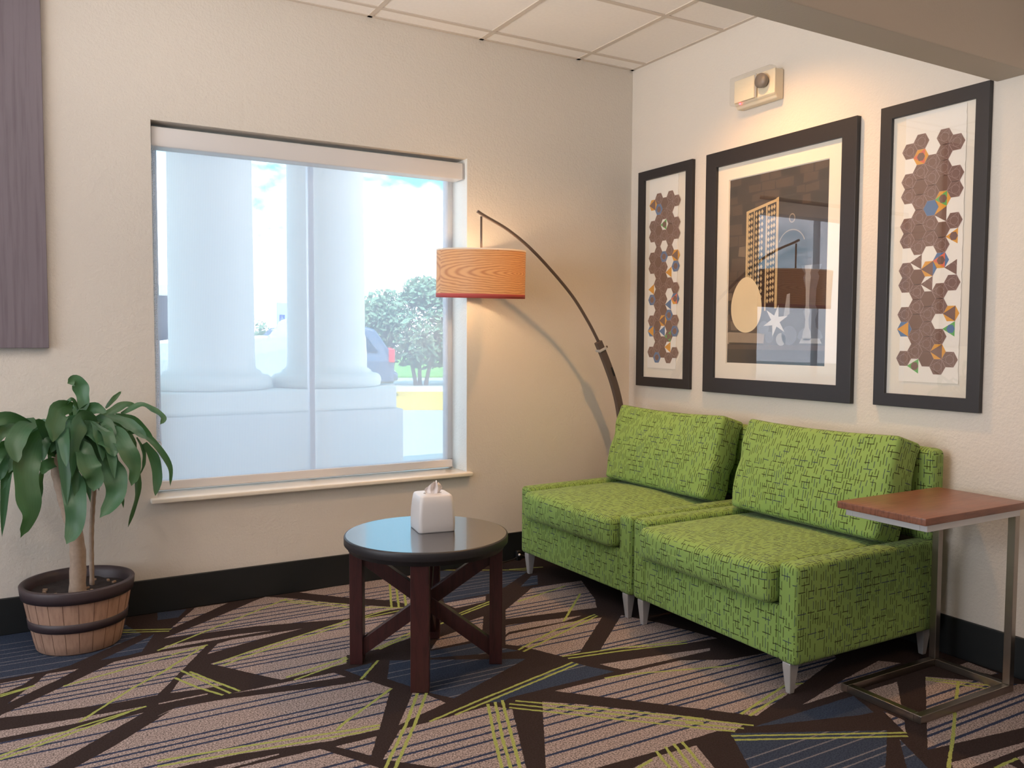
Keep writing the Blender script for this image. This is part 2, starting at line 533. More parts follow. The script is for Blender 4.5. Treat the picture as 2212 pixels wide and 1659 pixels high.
def mk_glass(name, base=0.04, tint=(1, 1, 1), power=1.5):
    m, nt, b = mat(name); t = NT(nt)
    nt.nodes.remove(b)
    fr = t.n('ShaderNodeFresnel')
    bf = t.n('ShaderNodeNewGeometry').outputs['Backfacing']      # thin pane: the far face reflects like the near one
    t.l(t.m('ADD', t.m('MULTIPLY', bf, 1 / power - power), power), fr.inputs['IOR'])
    k = t.m('ADD', fr.outputs[0], base, clamp=True)
    tr = t.n('ShaderNodeBsdfTransparent'); tr.inputs[0].default_value = tint + (1,)
    gl = t.n('ShaderNodeBsdfGlossy'); gl.inputs['Roughness'].default_value = 0.0
    mm = t.n('ShaderNodeMixShader'); t.l(k, mm.inputs[0])
    t.l(tr.outputs[0], mm.inputs[1]); t.l(gl.outputs[0], mm.inputs[2])
    t.l(mm.outputs[0], nt.nodes['Material Output'].inputs['Surface'])
    return m
M_PANE = mk_glass('window_glass', 0.0, (0.96, 0.98, 1.0))
M_PICGLASS = mk_glass('picture_glass', 0.09, (0.98, 0.98, 0.98), 1.6)
M_CLEAR = mk_glass('clear_plastic_cover', 0.02, (0.97, 0.97, 0.96), 1.35)

# ------------------------------------------------------------------ room shell
H = 2.7685
XL, YB = -6.2, -7.6
WL, WR, WT, WB = -2.598, -1.073, 2.148, 0.510
bm = NB()
T = 0.22
box(bm, XL, WL, 0, T, 0, H); box(bm, WR, T, 0, T, 0, H)
box(bm, WL, WR, 0, T, 0, WB - .012); box(bm, WL, WR, 0, T, WT, H)
struct(obj('wall_back', bm, M_WALL), 'beige orange-peel wall holding the window', 'wall')
bm = NB(); box(bm, 0, T, YB, 0, 0, H)
struct(obj('wall_right', bm, M_WALL), 'beige wall behind the green armchairs and framed pictures', 'wall')
bm = NB(); box(bm, XL - T, XL, YB, T, 0, H); struct(obj('wall_left', bm, M_WALL))
bm = NB(); box(bm, XL, T, YB - T, YB, 0, H); struct(obj('wall_front', bm, M_WALL))

# ceiling: lay-in tiles in a grid of narrow bars
bm = NB(); box(bm, XL - T, T, YB - T, T, H, H + 0.15)
ceil = struct(obj('ceiling', bm, M_TILE), 'white lay-in tile ceiling', 'ceiling')
bm = NB()
gx, gy = -0.3863, -0.1311
x = gx
while x > XL:
    box(bm, x - .012, x + .012, YB, 0, H - .004, H); x -= .61
y = gy
while y > YB:
    box(bm, XL, 0, y - .012, y + .012, H - .0046, H); y -= .61
box(bm, -.022, 0, YB, 0, H - .004, H); box(bm, XL, 0, -.02, 0, H - .004, H)
cg = obj('ceiling_grid', bm, M_TBAR, ceil)
bm = NB(); box(bm, XL, 0, -2.262, -2.132, 2.158, H)
bevel(struct(obj('trim_1', bm, M_BEAM), 'painted beige ceiling beam above the tall right picture', 'beam'), .004)
# baseboards
bm = NB(); box(bm, XL, 0, -.011, 0, 0, .152); bevel(struct(obj('baseboard_back', bm, M_BASE), 'black baseboard below the window', 'baseboard'), .003)
bm = NB(); box(bm, -.011, 0, YB, -.011, 0, .152); bevel(struct(obj('baseboard_right', bm, M_BASE), 'black baseboard behind the armchairs', 'baseboard'), .003)
bm = NB(); box(bm, XL, XL + .011, YB, -.011, 0, .152); struct(obj('baseboard_left', bm, M_BASE))

# window: frame with centre mullion, two panes, sill
bm = NB()
wy0, wy1 = 0.175, 0.215
for a, b_ in ((WL, WL + .045), (WR - .040, WR), (-1.863, -1.835)):
    box(bm, a, b_, wy0, wy1, WB, WT)
box(bm, WL, WR, wy0, wy1, WB, WB + .05); box(bm, WL, WR, wy0, wy1, WT - .05, WT)
win = bevel(struct(obj('window_1', bm, M_WINFRAME), 'two-pane window behind the roller shade', 'window'), .003)
for a, b_ in ((WL + .045, -1.868), (-1.822, WR - .040)):
    bm = NB(); bm.faces.new([bm.verts.new(q) for q in ((a, .194, WB + .05), (b_, .194, WB + .05), (b_, .194, WT - .05), (a, .194, WT - .05))]); obj('glass_pane', bm, M_PANE, win)
bm = NB()
box(bm, WR - .0015, WR + .0, 0.001, .175, WB, WT)
box(bm, WL, WL + .0015, 0.001, .175, WB, WT)
struct(obj('trim_2', bm, M_REVEAL), 'smooth white painted window reveals', 'trim')
bm = NB()
rbox(bm, WL - .028, WR + .022, -.034, .175, WB - .022, WB, .006, 4, 2)
struct(obj('trim_3', bm, M_SILL, smooth=True), 'cream marble window sill', 'window sill')

# carpet: one mesh cut along the woven pattern
CARPET_TAN=[[[-3.188,-0.553],[-3.082,-0.545],[-3.116,-0.604],[-3.186,-0.655]],[[-3.044,-0.537],[-2.942,-0.541],[-3.014,-0.62],[-3.063,-0.66],[-3.163,-0.756],[-3.124,-0.685],[-3.108,-0.655],[-3.074,-0.607],[-3.064,-0.576]],[[-3.182,-0.846],[-2.983,-0.677],[-2.916,-0.616],[-2.823,-0.532],[-2.67,-0.513],[-2.486,-0.517],[-2.607,-0.727],[-2.722,-0.926],[-2.861,-0.923],[-3.025,-0.895],[-3.181,-0.865],[-3.323,-0.847],[-3.316,-0.946]],[[-2.659,-0.488],[-2.63,-0.45],[-2.356,-0.458],[-2.224,-0.482],[-2.479,-0.481]],[[-2.592,-0.263],[-2.452,-0.02],[-2.447,-0.016],[-2.307,-0.019]],[[-2.629,-0.362],[-2.467,-0.251],[-2.189,-0.042],[-2.136,-0.011],[-2.052,-0.078],[-1.854,-0.286],[-1.626,-0.481],[-1.697,-0.476],[-1.779,-0.478],[-1.905,-0.494],[-2.266,-0.397]],[[-1.978,-0.021],[-1.76,-0.005],[-1.663,0.0],[-1.526,-0.014],[-1.389,-0.015],[-1.345,-0.015],[-1.511,-0.501],[-1.581,-0.462],[-1.65,-0.342],[-1.823,-0.193]],[[-2.45,-0.527],[-2.389,-0.509],[-2.105,-0.52],[-2.29,-0.557],[-2.416,-0.596],[-2.505,-0.623]],[[-2.513,-0.729],[-2.362,-0.676],[-1.915,-0.521],[-1.804,-0.53],[-1.645,-0.534],[-1.588,-0.632],[-1.653,-0.79],[-1.743,-0.838],[-1.92,-0.894],[-2.045,-0.896],[-2.07,-0.973],[-2.321,-1.003],[-2.346,-0.971]],[[-2.728,-1.006],[-2.727,-0.996],[-2.571,-0.994],[-2.572,-1.004]],[[-2.498,-1.036],[-2.304,-1.032],[-2.139,-1.035],[-2.113,-1.09],[-2.29,-1.069],[-2.467,-1.04]],[[-2.681,-0.93],[-2.616,-0.786],[-2.575,-0.791],[-2.512,-0.95],[-2.574,-0.949]],[[-2.991,-1.331],[-2.875,-1.24],[-2.698,-1.074],[-2.743,-1.096],[-2.685,-1.06],[-2.535,-1.07],[-2.144,-1.148],[-2.06,-1.152],[-2.008,-1.26],[-2.156,-1.534],[-2.272,-1.528],[-2.305,-1.533],[-2.568,-1.478],[-2.744,-1.47],[-2.907,-1.451],[-3.096,-1.424]],[[-3.179,-0.967],[-2.977,-0.987],[-2.867,-0.993],[-2.764,-0.997],[-2.96,-1.025],[-3.177,-1.023],[-3.311,-1.017],[-3.316,-0.954]],[[-3.177,-1.054],[-2.93,-1.068],[-2.778,-1.047],[-2.928,-1.18],[-3.056,-1.294],[-3.169,-1.394],[-3.279,-1.488],[-3.31,-1.039]],[[-2.31,-1.572],[-2.179,-1.572],[-2.237,-1.679],[-2.266,-1.632]],[[-2.649,-1.521],[-2.467,-1.532],[-2.468,-1.539],[-2.609,-1.547]],[[-2.617,-1.557],[-2.354,-1.563],[-2.278,-1.687],[-2.241,-1.755],[-2.337,-2.006],[-2.744,-1.763]],[[-1.956,-1.332],[-1.919,-1.379],[-1.893,-1.463],[-2.005,-1.502],[-2.092,-1.535]],[[-2.1,-1.566],[-2.002,-1.563],[-1.903,-1.559],[-1.776,-1.553],[-1.724,-1.614],[-1.878,-1.96],[-1.94,-2.101],[-2.018,-1.927],[-2.09,-1.84],[-2.214,-1.713]],[[-1.447,-0.496],[-1.222,-0.495],[-1.268,-0.575],[-1.432,-0.595]],[[-1.461,-0.779],[-1.372,-0.752],[-1.467,-0.919]],[[-1.65,-0.891],[-1.56,-0.867],[-1.556,-0.991],[-1.736,-0.997]],[[-0.963,-0.494],[-0.688,-0.517],[-0.803,-0.793],[-0.869,-0.899],[-1.306,-0.832],[-1.247,-0.727]],[[-1.347,-0.905],[-1.328,-0.903],[-0.992,-0.956],[-1.107,-0.983],[-1.371,-0.978],[-1.4,-0.998]],[[-1.414,-1.023],[-1.386,-1.003],[-1.12,-0.993],[-0.928,-1.019],[-1.238,-1.303],[-1.328,-1.31],[-1.409,-1.142],[-1.455,-1.094]],[[-0.833,-1.035],[-0.748,-1.21],[-0.667,-1.457],[-0.827,-1.438],[-1.165,-1.332]],[[-1.247,-1.444],[-0.981,-1.486],[-0.769,-1.524],[-0.788,-1.543],[-1.166,-1.533],[-1.207,-1.524]],[[-1.523,-1.562],[-1.102,-1.56],[-0.956,-1.563],[-0.794,-1.647],[-0.303,-1.706],[-0.423,-1.841],[-0.708,-1.936],[-1.057,-2.044],[-1.174,-1.924]],[[-0.861,-2.06],[-0.541,-1.982],[-0.535,-1.983],[-0.302,-1.936],[-0.245,-1.993],[-0.422,-2.01],[-0.655,-2.059]],[[-1.607,-1.613],[-1.501,-1.697],[-1.259,-1.929],[-1.138,-2.068],[-1.198,-2.087],[-1.245,-2.06],[-1.375,-2.06],[-1.489,-2.067],[-1.708,-2.057],[-1.91,-2.118],[-1.829,-1.987]],[[-1.672,-2.123],[-1.522,-2.09],[-1.364,-2.098],[-1.368,-2.105],[-1.411,-2.224],[-1.454,-2.294],[-1.655,-2.262]],[[-0.667,-2.224],[-0.668,-2.301],[-0.745,-2.362]],[[-0.602,-2.094],[-0.415,-2.096],[-0.578,-2.228],[-0.605,-2.221]],[[-0.283,-2.117],[-0.2,-2.19],[-0.102,-2.281],[0.033,-2.391],[-0.253,-2.539],[-0.782,-2.458]],[[-0.795,-2.538],[-0.35,-2.589],[-0.368,-2.598],[-0.772,-2.585],[-0.831,-2.574]],[[-0.594,-2.616],[-0.423,-2.626],[-0.688,-2.763],[-0.626,-2.656]],[[-0.714,-2.618],[-0.653,-2.618],[-0.656,-2.65],[-0.748,-2.677]],[[-0.07,-2.112],[-0.015,-2.112],[-0.022,-2.234],[-0.058,-2.223],[-0.097,-2.135]]]
CARPET_BLUE=[[[-3.449,0.0],[-3.368,-0.61],[-3.189,-0.513],[-3.045,-0.511],[-2.969,-0.491],[-2.841,-0.382],[-2.699,-0.267],[-2.747,-0.102],[-2.731,0.0],[-2.962,0.0]],[[-2.867,-0.49],[-2.729,-0.366],[-2.654,-0.288],[-2.722,-0.474],[-2.768,-0.487]],[[-2.607,-0.008],[-2.487,-0.02],[-2.536,-0.119],[-2.62,-0.115]],[[-2.098,-1.03],[-1.985,-1.013],[-2.055,-1.137]],[[-1.918,-1.024],[-1.789,-1.089],[-1.462,-1.263],[-1.854,-1.444],[-1.913,-1.354],[-1.99,-1.18]],[[-1.753,-1.01],[-1.568,-1.015],[-1.441,-1.177],[-1.497,-1.168],[-1.781,-1.073]],[[-1.78,-1.518],[-1.324,-1.378],[-1.295,-1.441],[-1.241,-1.527],[-1.688,-1.531],[-1.729,-1.552]],[[-1.249,0.0],[-0.84,-0.243],[-1.074,-0.421],[-1.193,-0.479],[-1.438,-0.491],[-1.374,-0.3]],[[-1.01,-0.457],[-0.864,-0.32],[-0.831,-0.326],[-0.913,-0.464]],[[-1.121,-2.095],[-0.654,-2.097],[-0.653,-2.098],[-0.701,-2.214],[-0.755,-2.207]],[[-1.217,-2.091],[-0.777,-2.319],[-1.004,-2.477],[-1.151,-2.552],[-1.438,-2.437],[-1.324,-2.273]],[[-0.793,-2.372],[-0.879,-2.525],[-0.921,-2.579],[-0.985,-2.542]]]
CARPET_GREEN=[[[-2.766,-0.173],[-2.585,-0.26]],[[-2.769,-0.204],[-2.596,-0.282]],[[-3.186,-0.665],[-3.082,-0.632]],[[-3.185,-0.68],[-3.104,-0.647]],[[-2.667,-0.491],[-2.548,-0.412]],[[-2.548,-0.412],[-2.055,-0.087]],[[-2.089,-0.092],[-1.84,-0.301]],[[-2.073,-0.136],[-1.853,-0.336]],[[-2.996,-0.687],[-2.842,-0.641]],[[-2.842,-0.641],[-2.629,-0.575]],[[-2.627,-0.564],[-2.486,-0.521]],[[-2.49,-0.519],[-2.629,-0.666]],[[-2.629,-0.666],[-2.699,-0.745]],[[-2.699,-0.739],[-2.645,-0.696]],[[-2.645,-0.69],[-2.79,-0.823]],[[-2.79,-0.823],[-2.963,-1.02]],[[-3.175,-1.148],[-2.962,-1.054]],[[-2.962,-1.054],[-2.765,-1.001]],[[-3.174,-1.173],[-2.963,-1.082]],[[-2.963,-1.082],[-2.819,-1.02]],[[-2.504,-0.737],[-2.362,-0.676]],[[-2.362,-0.676],[-1.915,-0.518]],[[-2.476,-0.765],[-2.361,-0.711]],[[-2.361,-0.711],[-1.927,-0.553]],[[-2.593,-0.768],[-2.534,-0.897]],[[-2.534,-0.897],[-2.471,-1.029]],[[-2.618,-0.742],[-2.557,-0.896]],[[-2.557,-0.896],[-2.503,-1.033]],[[-2.648,-0.801],[-2.593,-0.926]],[[-2.593,-0.926],[-2.528,-1.035]],[[-2.302,-0.992],[-2.049,-0.913]],[[-2.282,-1.027],[-2.063,-0.952]],[[-2.782,-1.404],[-2.559,-1.435]],[[-2.559,-1.435],[-2.203,-1.499]],[[-2.786,-1.436],[-2.567,-1.471]],[[-2.567,-1.471],[-2.212,-1.524]],[[-2.201,-1.495],[-2.143,-1.506]],[[-2.212,-1.524],[-2.152,-1.522]],[[-2.272,-1.473],[-2.243,-1.442]],[[-2.243,-1.442],[-2.007,-1.264]],[[-1.538,-0.069],[-1.683,-0.455]],[[-1.537,-0.152],[-1.648,-0.455]],[[-1.548,-0.281],[-1.613,-0.455]],[[-1.546,-0.358],[-1.564,-0.411]],[[-1.87,-0.331],[-1.595,-0.494]],[[-1.84,-0.506],[-1.692,-0.464]],[[-1.847,-0.524],[-1.654,-0.5]],[[-1.931,-0.513],[-1.841,-0.509]],[[-2.077,-0.948],[-2.051,-0.928]],[[-1.928,-0.889],[-1.718,-0.779]],[[-1.912,-0.898],[-1.732,-0.812]],[[-1.956,-1.002],[-2.074,-1.139]],[[-1.945,-1.345],[-2.068,-1.54]],[[-2.068,-1.54],[-2.226,-1.763]],[[-1.917,-1.358],[-2.045,-1.554]],[[-2.045,-1.554],[-2.202,-1.777]],[[-1.774,-1.538],[-1.875,-1.77]],[[-1.875,-1.77],[-1.938,-1.926]],[[-1.746,-1.537],[-1.854,-1.782]],[[-1.854,-1.782],[-1.916,-1.938]],[[-1.718,-1.536],[-1.813,-1.76]],[[-1.813,-1.76],[-1.893,-1.951]],[[-1.324,-1.378],[-1.779,-1.497]],[[-1.779,-1.497],[-1.997,-1.561]],[[-1.316,-1.4],[-1.785,-1.526]],[[-1.785,-1.526],[-1.905,-1.558]],[[-1.458,-0.671],[-1.23,-0.576]],[[-1.456,-0.691],[-1.246,-0.605]],[[-1.584,-0.751],[-1.528,-0.729]],[[-1.682,-1.562],[-1.221,-1.974]],[[-1.712,-1.573],[-1.242,-1.997]],[[-1.726,-1.597],[-1.268,-2.025]],[[-1.27,-1.941],[-1.116,-2.088]],[[-1.293,-1.968],[-1.158,-2.088]],[[-1.31,-1.987],[-1.197,-2.089]],[[-0.93,-0.971],[-1.213,-1.061]],[[-1.213,-1.061],[-1.44,-1.17]],[[-0.931,-0.99],[-1.211,-1.104]],[[-1.211,-1.104],[-1.432,-1.194]],[[-0.815,-0.69],[-1.102,-0.98]],[[-1.137,-0.649],[-0.807,-0.551]],[[-1.137,-0.649],[-1.137,-0.649]],[[-1.328,-1.31],[-1.082,-1.348]],[[-1.082,-1.348],[-0.795,-1.417]],[[-1.319,-1.338],[-1.102,-1.374]],[[-1.102,-1.374],[-0.813,-1.438]],[[-1.307,-1.557],[-1.221,-1.568]],[[-1.221,-1.568],[-0.797,-1.707]],[[-1.093,-2.01],[-0.792,-1.921]],[[-0.792,-1.921],[-0.719,-1.938]],[[-1.077,-2.032],[-0.844,-1.967]],[[-1.229,-2.105],[-0.737,-2.358]],[[-1.239,-2.129],[-0.754,-2.374]],[[-1.492,-2.065],[-1.522,-2.161]],[[-1.451,-2.058],[-1.495,-2.176]],[[-1.416,-2.056],[-1.468,-2.192]],[[-1.387,-2.059],[-1.437,-2.209]],[[-1.601,-2.116],[-1.535,-2.098]],[[-0.215,-2.199],[-0.365,-2.285]],[[-0.365,-2.285],[-0.476,-2.347]],[[-0.473,-2.349],[-0.632,-2.443]],[[-0.632,-2.443],[-0.828,-2.553]],[[-0.293,-2.124],[-0.136,-2.3]],[[-0.308,-2.134],[-0.186,-2.294]],[[-0.712,-2.619],[-0.599,-2.619]],[[-0.723,-0.208],[-0.904,-0.162]],[[-1.222,0.0],[-0.83,-0.214]]]
LEAVES=[[0.057,[[-2.895,-0.28,0.931],[-2.893,-0.275,0.976],[-2.902,-0.27,1.022],[-2.919,-0.27,1.046],[-2.946,-0.27,1.035]]],[0.02,[[-2.911,-0.26,0.93],[-2.932,-0.3,0.975],[-2.959,-0.3,0.954]]],[0.076,[[-2.928,-0.28,0.943],[-2.973,-0.333,0.938],[-2.994,-0.373,0.883],[-3.004,-0.4,0.824]]],[0.047,[[-2.915,-0.26,0.899],[-2.864,-0.28,0.937],[-2.813,-0.3,0.92]]],[0.02,[[-2.809,-0.2,0.929],[-2.777,-0.16,0.961],[-2.745,-0.14,0.991]]],[0.035,[[-2.871,-0.26,0.874],[-2.798,-0.233,0.912],[-2.738,-0.213,0.943],[-2.69,-0.2,0.929]]],[0.031,[[-2.754,-0.22,0.905],[-2.683,-0.24,0.942],[-2.634,-0.26,0.919],[-2.602,-0.28,0.889],[-2.618,-0.3,0.862]]],[0.043,[[-2.806,-0.24,0.901],[-2.746,-0.28,0.878],[-2.706,-0.31,0.848],[-2.673,-0.33,0.809]]],[0.032,[[-2.777,-0.24,0.903],[-2.712,-0.227,0.88],[-2.661,-0.227,0.821],[-2.634,-0.24,0.764]]],[0.026,[[-2.743,-0.24,0.827],[-2.688,-0.27,0.831],[-2.634,-0.3,0.779],[-2.584,-0.3,0.688],[-2.584,-0.3,0.607]]],[0.07,[[-2.836,-0.26,0.849],[-2.786,-0.33,0.838],[-2.752,-0.4,0.783],[-2.726,-0.41,0.706],[-2.741,-0.42,0.64]]],[0.07,[[-2.925,-0.25,0.868],[-2.868,-0.323,0.857],[-2.811,-0.373,0.806],[-2.795,-0.4,0.755]]],[0.08,[[-2.947,-0.26,0.809],[-2.904,-0.34,0.793],[-2.883,-0.42,0.726],[-2.867,-0.42,0.68],[-2.873,-0.42,0.63]]],[0.085,[[-2.866,-0.26,0.773],[-2.823,-0.33,0.74],[-2.795,-0.4,0.671],[-2.801,-0.41,0.598],[-2.854,-0.42,0.527]]],[0.085,[[-2.963,-0.27,0.719],[-2.943,-0.335,0.674],[-2.934,-0.4,0.593],[-2.94,-0.41,0.499],[-2.968,-0.42,0.439]]],[0.092,[[-3.023,-0.27,0.852],[-3.063,-0.33,0.816],[-3.091,-0.39,0.737],[-3.087,-0.424,0.641],[-3.082,-0.432,0.562],[-3.115,-0.44,0.485]]],[0.07,[[-3.051,-0.26,0.898],[-3.097,-0.34,0.878],[-3.126,-0.393,0.82],[-3.117,-0.42,0.758]]],[0.04,[[-3.103,-0.26,0.893],[-3.147,-0.313,0.885],[-3.172,-0.347,0.853],[-3.191,-0.36,0.813]]],[0.047,[[-3.131,-0.26,0.79],[-3.163,-0.32,0.748],[-3.176,-0.34,0.686]]],[0.024,[[-3.13,-0.26,0.722],[-3.158,-0.3,0.693],[-3.171,-0.3,0.643]]],[0.034,[[-3.039,-0.24,0.698],[-3.05,-0.213,0.633],[-3.062,-0.2,0.555],[-3.072,-0.2,0.51]]],[0.042,[[-2.671,-0.24,0.783],[-2.636,-0.247,0.717],[-2.627,-0.257,0.637],[-2.638,-0.27,0.567]]],[0.017,[[-2.7,-0.24,0.808],[-2.675,-0.24,0.751],[-2.676,-0.24,0.695],[-2.69,-0.24,0.655]]],[0.035,[[-2.742,-0.22,0.777],[-2.702,-0.207,0.684],[-2.696,-0.193,0.568],[-2.734,-0.18,0.429]]],[0.024,[[-2.777,-0.2,0.744],[-2.768,-0.16,0.666],[-2.753,-0.133,0.587],[-2.744,-0.12,0.5]]],[0.034,[[-2.8,-0.22,0.788],[-2.776,-0.18,0.702],[-2.768,-0.153,0.633],[-2.769,-0.14,0.524]]],[0.046,[[-3.071,-0.28,0.878],[-3.14,-0.333,0.916],[-3.207,-0.367,0.893],[-3.238,-0.38,0.811]]],[0.061,[[-3.098,-0.27,0.826],[-3.186,-0.357,0.79],[-3.21,-0.407,0.706],[-3.2,-0.42,0.622]]],[0.046,[[-3.046,-0.27,0.838],[-3.112,-0.223,0.807],[-3.153,-0.18,0.728],[-3.181,-0.14,0.433]]],[0.038,[[-2.982,-0.25,0.756],[-3.008,-0.283,0.807],[-3.036,-0.313,0.88],[-3.058,-0.34,0.905]]],[0.042,[[-2.96,-0.24,0.815],[-3.005,-0.2,0.86],[-3.044,-0.16,0.866],[-3.079,-0.12,0.793]]],[0.042,[[-2.891,-0.24,0.842],[-2.853,-0.187,0.859],[-2.807,-0.14,0.812],[-2.791,-0.1,0.733]]],[0.046,[[-2.968,-0.25,0.763],[-2.988,-0.283,0.806],[-3.021,-0.307,0.818],[-3.039,-0.32,0.739]]],[0.038,[[-2.925,-0.25,0.868],[-2.909,-0.217,0.919],[-2.927,-0.173,0.932],[-2.92,-0.12,0.856]]],[0.046,[[-2.982,-0.26,0.727],[-3.004,-0.313,0.736],[-3.03,-0.353,0.728],[-3.041,-0.38,0.703]]],[0.046,[[-2.913,-0.26,0.815],[-2.948,-0.3,0.836],[-2.982,-0.327,0.826],[-3.01,-0.34,0.777]]],[0.042,[[-2.856,-0.26,0.889],[-2.83,-0.287,0.89],[-2.805,-0.313,0.868],[-2.787,-0.34,0.816]]]]
TRUNK=[[-2.93,-0.29,0.226],[-2.927,-0.29,0.404],[-2.966,-0.28,0.591],[-2.99,-0.27,0.714],[-2.975,-0.27,0.766]]
STEM=[[-2.873,-0.2,0.242],[-2.871,-0.2,0.409],[-2.861,-0.21,0.569],[-2.85,-0.23,0.682],[-2.836,-0.24,0.785]]

def densify(poly, step, jit, closed=True):
    out = []
    n = len(poly)
    for i in range(n if closed else n - 1):
        a = Vector(poly[i]); b_ = Vector(poly[(i + 1) % n])
        L = (b_ - a).length
        k = max(1, int(L / step))
        d = (b_ - a) / max(L, 1e-6); nn = Vector((-d.y, d.x))
        for j in range(k):
            p = a.lerp(b_, j / k)
            if j: p += nn * random.uniform(-jit, jit)
            out.append(p)
    return out
def clampf(p): return Vector((min(p.x, -.0005), min(p.y, -.0005)))
def build_floor():
    V, Fc, kinds = [], [], []
    def addp(poly, kind):
        P = []
        for p in poly:
            p = clampf(p)
            if not P or (p - P[-1]).length > 1e-4: P.append(p)
        if len(P) < 3: return
        if sum(P[i - 1].x * P[i].y - P[i].x * P[i - 1].y for i in range(len(P))) < 0: P.reverse()
        i0 = len(V); V.extend(P); Fc.append(list(range(i0, i0 + len(P)))); kinds.append(kind)
    addp([Vector((XL, YB)), Vector((T * 0, YB)), Vector((0, 0)), Vector((XL, 0))], 0)
    fine = [(0, 0)]
    coarse = [(0, -2.7), (-3.4, 0), (-3.4, -2.7), (0, -5.4), (-3.4, -5.4)]
    for tiers, st, jit in ((fine, .011, .0011), (coarse, .2, 0)):
        for dx, dy in tiers:
            def ok(P):
                if (dx, dy) == (0, 0): return True
                xs = [q.x for q in P]; ys = [q.y for q in P]
                if min(xs) < XL + .02 or min(ys) < YB + .02: return False
                return not (dx == 0 and dy == -2.7 and max(ys) > -2.62) and not (dx == -3.4 and dy == 0 and max(xs) > -3.3)
            for src, kind in ((CARPET_TAN, 1), (CARPET_BLUE, 2)):
                for poly in src:
                    P = [Vector((p[0] + dx, p[1] + dy)) for p in densify(poly, st, jit)]
                    if (dx, dy) == (0, 0):
                        P = [Vector((max(q.x, XL + .02), q.y)) for q in P]
                    if ok(P): addp(P, kind)
            for a, b_ in CARPET_GREEN:
                a = Vector(a); b_ = Vector(b_); d = (b_ - a).normalized(); nn = Vector((-d.y, d.x)) * .0052
                P = [Vector((p.x + dx, p.y + dy)) for p in densify([a + nn, b_ + nn, b_ - nn, a - nn], st, jit * 1.2)]
                if ok(P): addp(P, 3)
    vs, es, fs, ov, oe, of = delaunay_2d_cdt(V, [], Fc, 0, 1e-5, True)
    bm = NB()
    bv = [bm.verts.new((p.x, p.y, 0)) for p in vs]
    for f, o in zip(fs, of):
        k = [kinds[i] for i in o]
        if not k: continue
        mi = 3 if 3 in k else (2 if 2 in k else (1 if 1 in k else 0))
        try: nf = bm.faces.new([bv[i] for i in f])
        except ValueError: continue
        nf.material_index = mi
    bm.normal_update()
    for f in bm.faces:
        if f.normal.z < 0: f.normal_flip()
    return bm
fl = obj('floor', build_floor(), [M_CBROWN, M_CTAN, M_CBLUE, M_CGREEN])
struct(fl, 'patterned carpet of brown bands, tan and blue shards and lime lines', 'floor')
bm = NB(); box(bm, XL - T, T, YB - T, T, -.15, -.003); struct(obj('floor_slab', bm, M_BASE))

# ------------------------------------------------------------------ roller shade
sh = thing('roller_shade', 'white solar roller shade lowered over the window', 'window shade', (-1.84, .10, WB))
def sub(bm, dx=1.84, dy=-.10, dz=-WB):
    bmesh.ops.translate(bm, verts=bm.verts[:], vec=(dx, dy, dz)); return bm
bm = NB(); rbox(bm, WL + .004, WR - .012, .025, .125, 2.043, 2.128, .006, 4, 2)
obj('valance', sub(bm), M_WHITEPL, sh, True)
bm = NB(); box(bm, WR - .011, WR - .006, .028, .122, 2.046, 2.126); obj('end_cap', sub(bm), M_ALU, sh)
bm = NB(); bm.faces.new([bm.verts.new(q) for q in ((WL + .022, .11, WB + .05), (WR - .060, .11, WB + .05), (WR - .060, .11, 2.06), (WL + .022, .11, 2.06))]); obj('screen', sub(bm), M_BLIND, sh)
bm = NB(); rbox(bm, WL + .022, WR - .035, .100, .120, WB + .014, WB + .055, .004, 4, 2); obj('bottom_rail', sub(bm), M_WHITEPL, sh, True)
bm = NB()
for cx_ in (.012, .020):
    z = WB + .15
    while z < 2.05:
        bmesh.ops.create_icosphere(bm, subdivisions=1, radius=.0026, matrix=Matrix.Translation((WL + cx_, .06, z))); z += .008
obj('bead_chain', sub(bm), M_WHITEPL, sh, True)
bm = NB(); tube(bm, [(WL + .016 + .012 * math.cos(a), .06, .74 + .012 * math.sin(a)) for a in [i * math.pi / 8 for i in range(17)]], .0025, 6, False)
obj('chain_clip', sub(bm), M_WHITEPL, sh, True)

# grey wood panel on the window wall
bm = NB(); box(bm, -4.3, -3.0, -.030, -.0, 1.169, H - .06)
bevel(tag(obj('wood_wall_panel', bm, M_GREYWOOD), 'tall grey wood-grain panel on the wall left of the window', 'wall panel'), .002)
